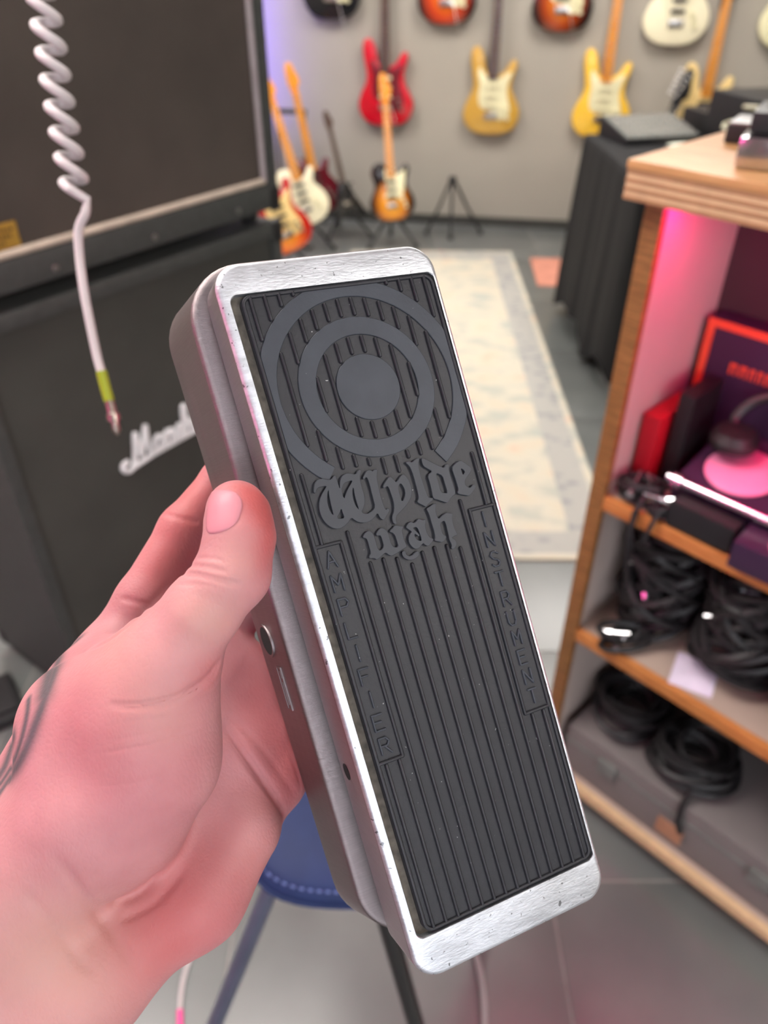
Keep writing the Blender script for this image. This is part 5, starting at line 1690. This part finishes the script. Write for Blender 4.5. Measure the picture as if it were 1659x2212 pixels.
# --- on the plywood top, at the right edge
ZT = 1.2589
t = empty('microphone_holder', tuple(sp_(0.108, 0.055, ZT)), SRZ + 0.3, 'chrome clamp with a grey microphone at the right edge of the plywood top', 'microphone')
MB().box(-.03, .03, -.035, .035, 0, 0.035, bev=0.010).build('chrome_base', M_CHROME, t)
MB().box(-.024, .024, -.02, .07, 0.036, 0.058, bev=0.005).build('black_clip', M_BLACKP, t)
MB().lathe([(0.014, 0), (0.018, .01), (0.024, .10), (0.026, .13), (0.02, .15)], 20, Matrix.Translation((.012, .02, .058)) @ Matrix.Rotation(0.18, 4, 'Y')).build('microphone_body', mat('grey_metal_paint', (176, 164, 160), 0.4, 0.3), t)
t = box_thing('silver_player', 0.055, 0.185, ZT, 0.10, 0.07, 0.022, 0.25, M_GEAR, 'small black box with a silver top behind the chrome clamp', 'box')
MB().box(-.048, .048, -.033, .033, 0.0221, 0.025, bev=0.001).build('silver_lid', M_STEEL, t)

# ================================================================== rug, stool, floor things, coloured lamps
def rug_material():
    m, nt, b = principled('faded_patterned_rug')
    N, L = nt.nodes.new, nt.links.new
    tc = N('ShaderNodeTexCoord')
    sx = N('ShaderNodeSeparateXYZ')
    L(tc.outputs['Object'], sx.inputs[0])
    n1 = N('ShaderNodeTexNoise'); n1.inputs['Scale'].default_value = 7; n1.inputs['Detail'].default_value = 3
    mp = N('ShaderNodeMapping'); mp.inputs['Scale'].default_value = (1, 1.6, 1)
    L(tc.outputs['Object'], mp.inputs[0]); L(mp.outputs[0], n1.inputs['Vector'])
    r1 = N('ShaderNodeValToRGB')
    cr = r1.color_ramp
    cr.elements[0].position = 0.30; cr.elements[0].color = (*lin((168, 172, 164)), 1)
    cr.elements[1].position = 0.75; cr.elements[1].color = (*lin((206, 168, 150)), 1)
    for p, c in ((0.40, (176, 175, 163)), (0.5, (196, 190, 174)), (0.62, (198, 188, 168))):
        e = cr.elements.new(p); e.color = (*lin(c), 1)
    L(n1.outputs['Fac'], r1.inputs[0])
    vo = N('ShaderNodeTexVoronoi'); vo.inputs['Scale'].default_value = 16
    L(mp.outputs[0], vo.inputs['Vector'])
    r2 = N('ShaderNodeValToRGB')
    r2.color_ramp.elements[0].position = 0.1; r2.color_ramp.elements[0].color = (*lin((136, 138, 140)), 1)
    r2.color_ramp.elements[1].position = 0.5; r2.color_ramp.elements[1].color = (*lin((168, 166, 160)), 1)
    L(vo.outputs['Distance'], r2.inputs[0])
    # border: distance from the edge
    def edge(axis, half):
        a = N('ShaderNodeMath'); a.operation = 'ABSOLUTE'; L(sx.outputs[axis], a.inputs[0])
        s = N('ShaderNodeMath'); s.operation = 'SUBTRACT'; s.inputs[0].default_value = half; L(a.outputs[0], s.inputs[1])
        return s.outputs[0]
    mn = N('ShaderNodeMath'); mn.operation = 'MINIMUM'
    L(edge('X', RUGW), mn.inputs[0]); L(edge('Y', RUGL), mn.inputs[1])
    r3 = N('ShaderNodeValToRGB'); r3.color_ramp.interpolation = 'CONSTANT'
    r3.color_ramp.elements[0].color = (0, 0, 0, 1)
    e = r3.color_ramp.elements.new(0.1); e.color = (1, 1, 1, 1)
    e = r3.color_ramp.elements.new(0.52); e.color = (0, 0, 0, 1)
    r3.color_ramp.elements[-1].color = (0, 0, 0, 1)
    sc = N('ShaderNodeMath'); sc.operation = 'MULTIPLY'; sc.inputs[1].default_value = 4.0
    L(mn.outputs[0], sc.inputs[0]); L(sc.outputs[0], r3.inputs[0])
    mx = N('ShaderNodeMix'); mx.data_type = 'RGBA'
    L(r3.outputs[0], mx.inputs[0]); L(r1.outputs[0], mx.inputs[6]); L(r2.outputs[0], mx.inputs[7])
    L(mx.outputs[2], b.inputs['Base Color'])
    b.inputs['Roughness'].default_value = 0.95
    return m
RUGW, RUGL = 0.47, 1.40
RUGM = rug_material()
rug = MB().box(-RUGW, RUGW, -RUGL, RUGL, 0, 0.008, bev=0.003).build('rug', RUGM, None, loc=(0.255, 3.14, 0.0008), rot=(0, 0, -0.017))
tag(rug, 'long faded patterned rug in beige and blue grey on the tiled floor', 'rug')
mat2 = MB().box(-.30, .30, -.22, .22, 0, 0.007, bev=0.002).build('floor_mat', mat('salmon_mat', (196, 132, 112), 0.9, vary=0.15, scale=12), None, loc=tuple(on_z(1185, 590, 0.0008) + Vector((.22, 0, 0))), rot=(0, 0, -0.06))
tag(mat2, 'small salmon pink mat on the floor, partly under the black tablecloth', 'mat')

# --- bar stool: navy round seat, steel legs
M_NAVY = mat('navy_leather', (28, 42, 80), 0.6, vary=0.08, scale=30, bump=0.15, bscale=300, spec=0.25)
M_STITCH = mat('navy_stitching', (84, 100, 150), 0.7)
M_LEGB = mat('black_metal', (20, 21, 20), 0.4, vary=0.1)
M_LEGS = mat('blue_grey_metal', (104, 110, 132), 0.35, 0.6, vary=0.1)
SZ = 0.62
sc_ = Vector((-0.002, 0.630, SZ))
stool = empty('bar_stool', (sc_.x, sc_.y, 0), 0.0, 'navy blue stool with a stitched seat rim behind the pedal', 'stool')
HS, HSX = 0.20, 0.86
def sq(h, z, n=72):
    out = []
    for k in range(n):
        a = 2 * math.pi * k / n
        c, s = math.cos(a), math.sin(a)
        r = h / (abs(c) ** 4 + abs(s) ** 4) ** 0.25
        out.append((r * c * HSX, r * s, z))
    return out
MB().rings([sq(HS * q, SZ + z) for q, z in ((0.6, -.035), (0.95, -.032), (1.0, -.026), (1.0, -.018), (0.975, -.010), (0.92, -.003), (0.7, .004), (0.35, .006))]).build('seat', M_NAVY, stool)
st = MB()
rim_ = sq(HS * 0.965, SZ - 0.0065, 240)
for k in range(0, 240, 2):
    st.tube([rim_[k], rim_[(k + 1) % 240]], 0.0015, 5)
tag(st.build('stitching', M_STITCH, stool), kind='stuff')
MB().tube(sq(HS * 1.002, SZ - 0.024), 0.003, 6, closed=True).build('seat_piping', M_NAVY, stool)
MB().rings([sq(HS * 0.7, SZ - 0.055), sq(HS * 0.7, SZ - 0.0352)]).build('seat_plate', M_LEGB, stool)
for tx, ty, fx, fy, m in ((-.13, .47, -.32, .40, M_LEGS), (0, .43, .11, .33, M_LEGB), (.13, .62, .19, .68, M_LEGS), (-.07, .70, -.12, .86, M_LEGB)):
    tx, ty, fx, fy = tx - sc_.x, ty - sc_.y, fx - sc_.x, fy - sc_.y
    MB().tube([(tx, ty, SZ - 0.04), (fx, fy, 0.006)], 0.011, 12).build('leg', m, stool)
    MB().lathe([(0.015, 0.001), (0.015, 0.016), (0.012, 0.02)], 12, Matrix.Translation((fx, fy, 0))).build('foot_cap', M_LEGB, stool)

# --- two pale cables lying on the floor by the stool
M_PINKT = mat('pink_sleeve', (236, 80, 150), 0.5)
c1 = [on_z(x, y, 0.0052) for x, y in ((470, 1985), (425, 2040), (402, 2095), (391, 2150), (389, 2212), (395, 2300), (420, 2420))]
o = c1[3]
t = empty('floor_cable', tuple(o), 0, 'thin white cable with a pink sleeve on the floor below the wrist', 'cable', 'pale cables on the floor')
MB().tube([Vector(q) - o for q in catmull([tuple(p) for p in c1], 5, False)], 0.0042, 8).build('cord', M_CABW, t)
MB().tube([on_z(388.5, 2182, 0.0056) - o, on_z(389, 2212, 0.0056) - o, on_z(392, 2250, 0.0056) - o], 0.0052, 10).build('pink_sleeve', M_PINKT, t)
c2 = [on_z(x, y, 0.0062) for x, y in ((980, 1930), (1010, 2010), (1032, 2080), (1043, 2140), (1046, 2212), (1040, 2300), (1010, 2420))]
o = c2[3]
t = empty('floor_cable', tuple(o), 0, 'thicker grey cable on the floor just below the heel of the pedal', 'cable', 'pale cables on the floor')
MB().tube([Vector(q) - o for q in catmull([tuple(p) for p in c2], 5, False)], 0.006, 8).build('cord', mat('grey_cable', (150, 146, 146), 0.45, vary=0.05), t)

# --- black foot pedal on the floor at the left edge
p = on_z(8, 1525, 0.001)
t = empty('foot_pedal', tuple(p), 0.6, 'black foot pedal on the floor at the left edge beside the cabinet', 'pedal')
MB().box(-.04, .04, -.075, .075, 0, 0.03, bev=0.008).build('pedal_body', M_GEAR, t)
MB().box(-.03, .03, -.06, .06, 0.0302, 0.04, bev=0.004).build('foot_plate', M_BAG, t)

# --- violet lamp standing behind the cabinets by the back wall
p = wall_pt(548, 300, 0.2)
t = empty('light_bar', (p.x, p.y, 0), math.atan2(WDIR.y, WDIR.x), 'upright violet light bar on a round foot behind the speaker cabinets', 'lamp')
MB().lathe([(0.14, 0.001), (0.14, 0.012), (0.03, 0.02)], 32).build('lamp_foot', M_GEAR, t)
MB().box(-.018, .018, -.014, .004, 0.02, 1.70, bev=0.004).build('lamp_post', M_GEAR, t)
MB().box(-.013, .013, .0045, .0095, 0.55, 1.68, bev=0.002).build('lamp_diffuser', emissive('violet_led', (120, 96, 255), VIOLET_BAR), t)

# --- keyboard-stand style rack behind the standing guitars
p = on_z(640, 474, 0)
t = empty('metal_rack', (p.x + 0.02, p.y - 0.14, 0), -0.16, 'thin dark metal rack with a crossbar behind the standing guitars', 'rack')
for x in (-.085, .085):
    MB().tube([(x, 0, 0.004), (x, 0, 0.66)], 0.011, 8).build('rack_post', M_GEAR, t)
    MB().tube([(x, -.10, 0.012), (x, .04, 0.012)], 0.011, 8).build('rack_foot', M_GEAR, t)
MB().tube([(-.10, 0, 0.66), (.10, 0, 0.66)], 0.014, 8).build('crossbar', M_GEAR, t)
# pink light tube on the left wall: the streak along the pedal's side
M_PTUBE = emissive('pink_tube', (255, 60, 170), 80.0)
t = empty('light_tube', (XL + 0.045, -0.55, 1.62), 0, 'pink light tube fixed on the left wall behind the photographer', 'lamp')
MB().box(-.044, -.012, -.75, .75, -.02, .02, bev=.004).build('tube_holder', M_WMET, t)
MB().tube([(0.003, -.72, 0), (0.003, .72, 0)], 0.014, 12).build('tube', M_PTUBE, t)
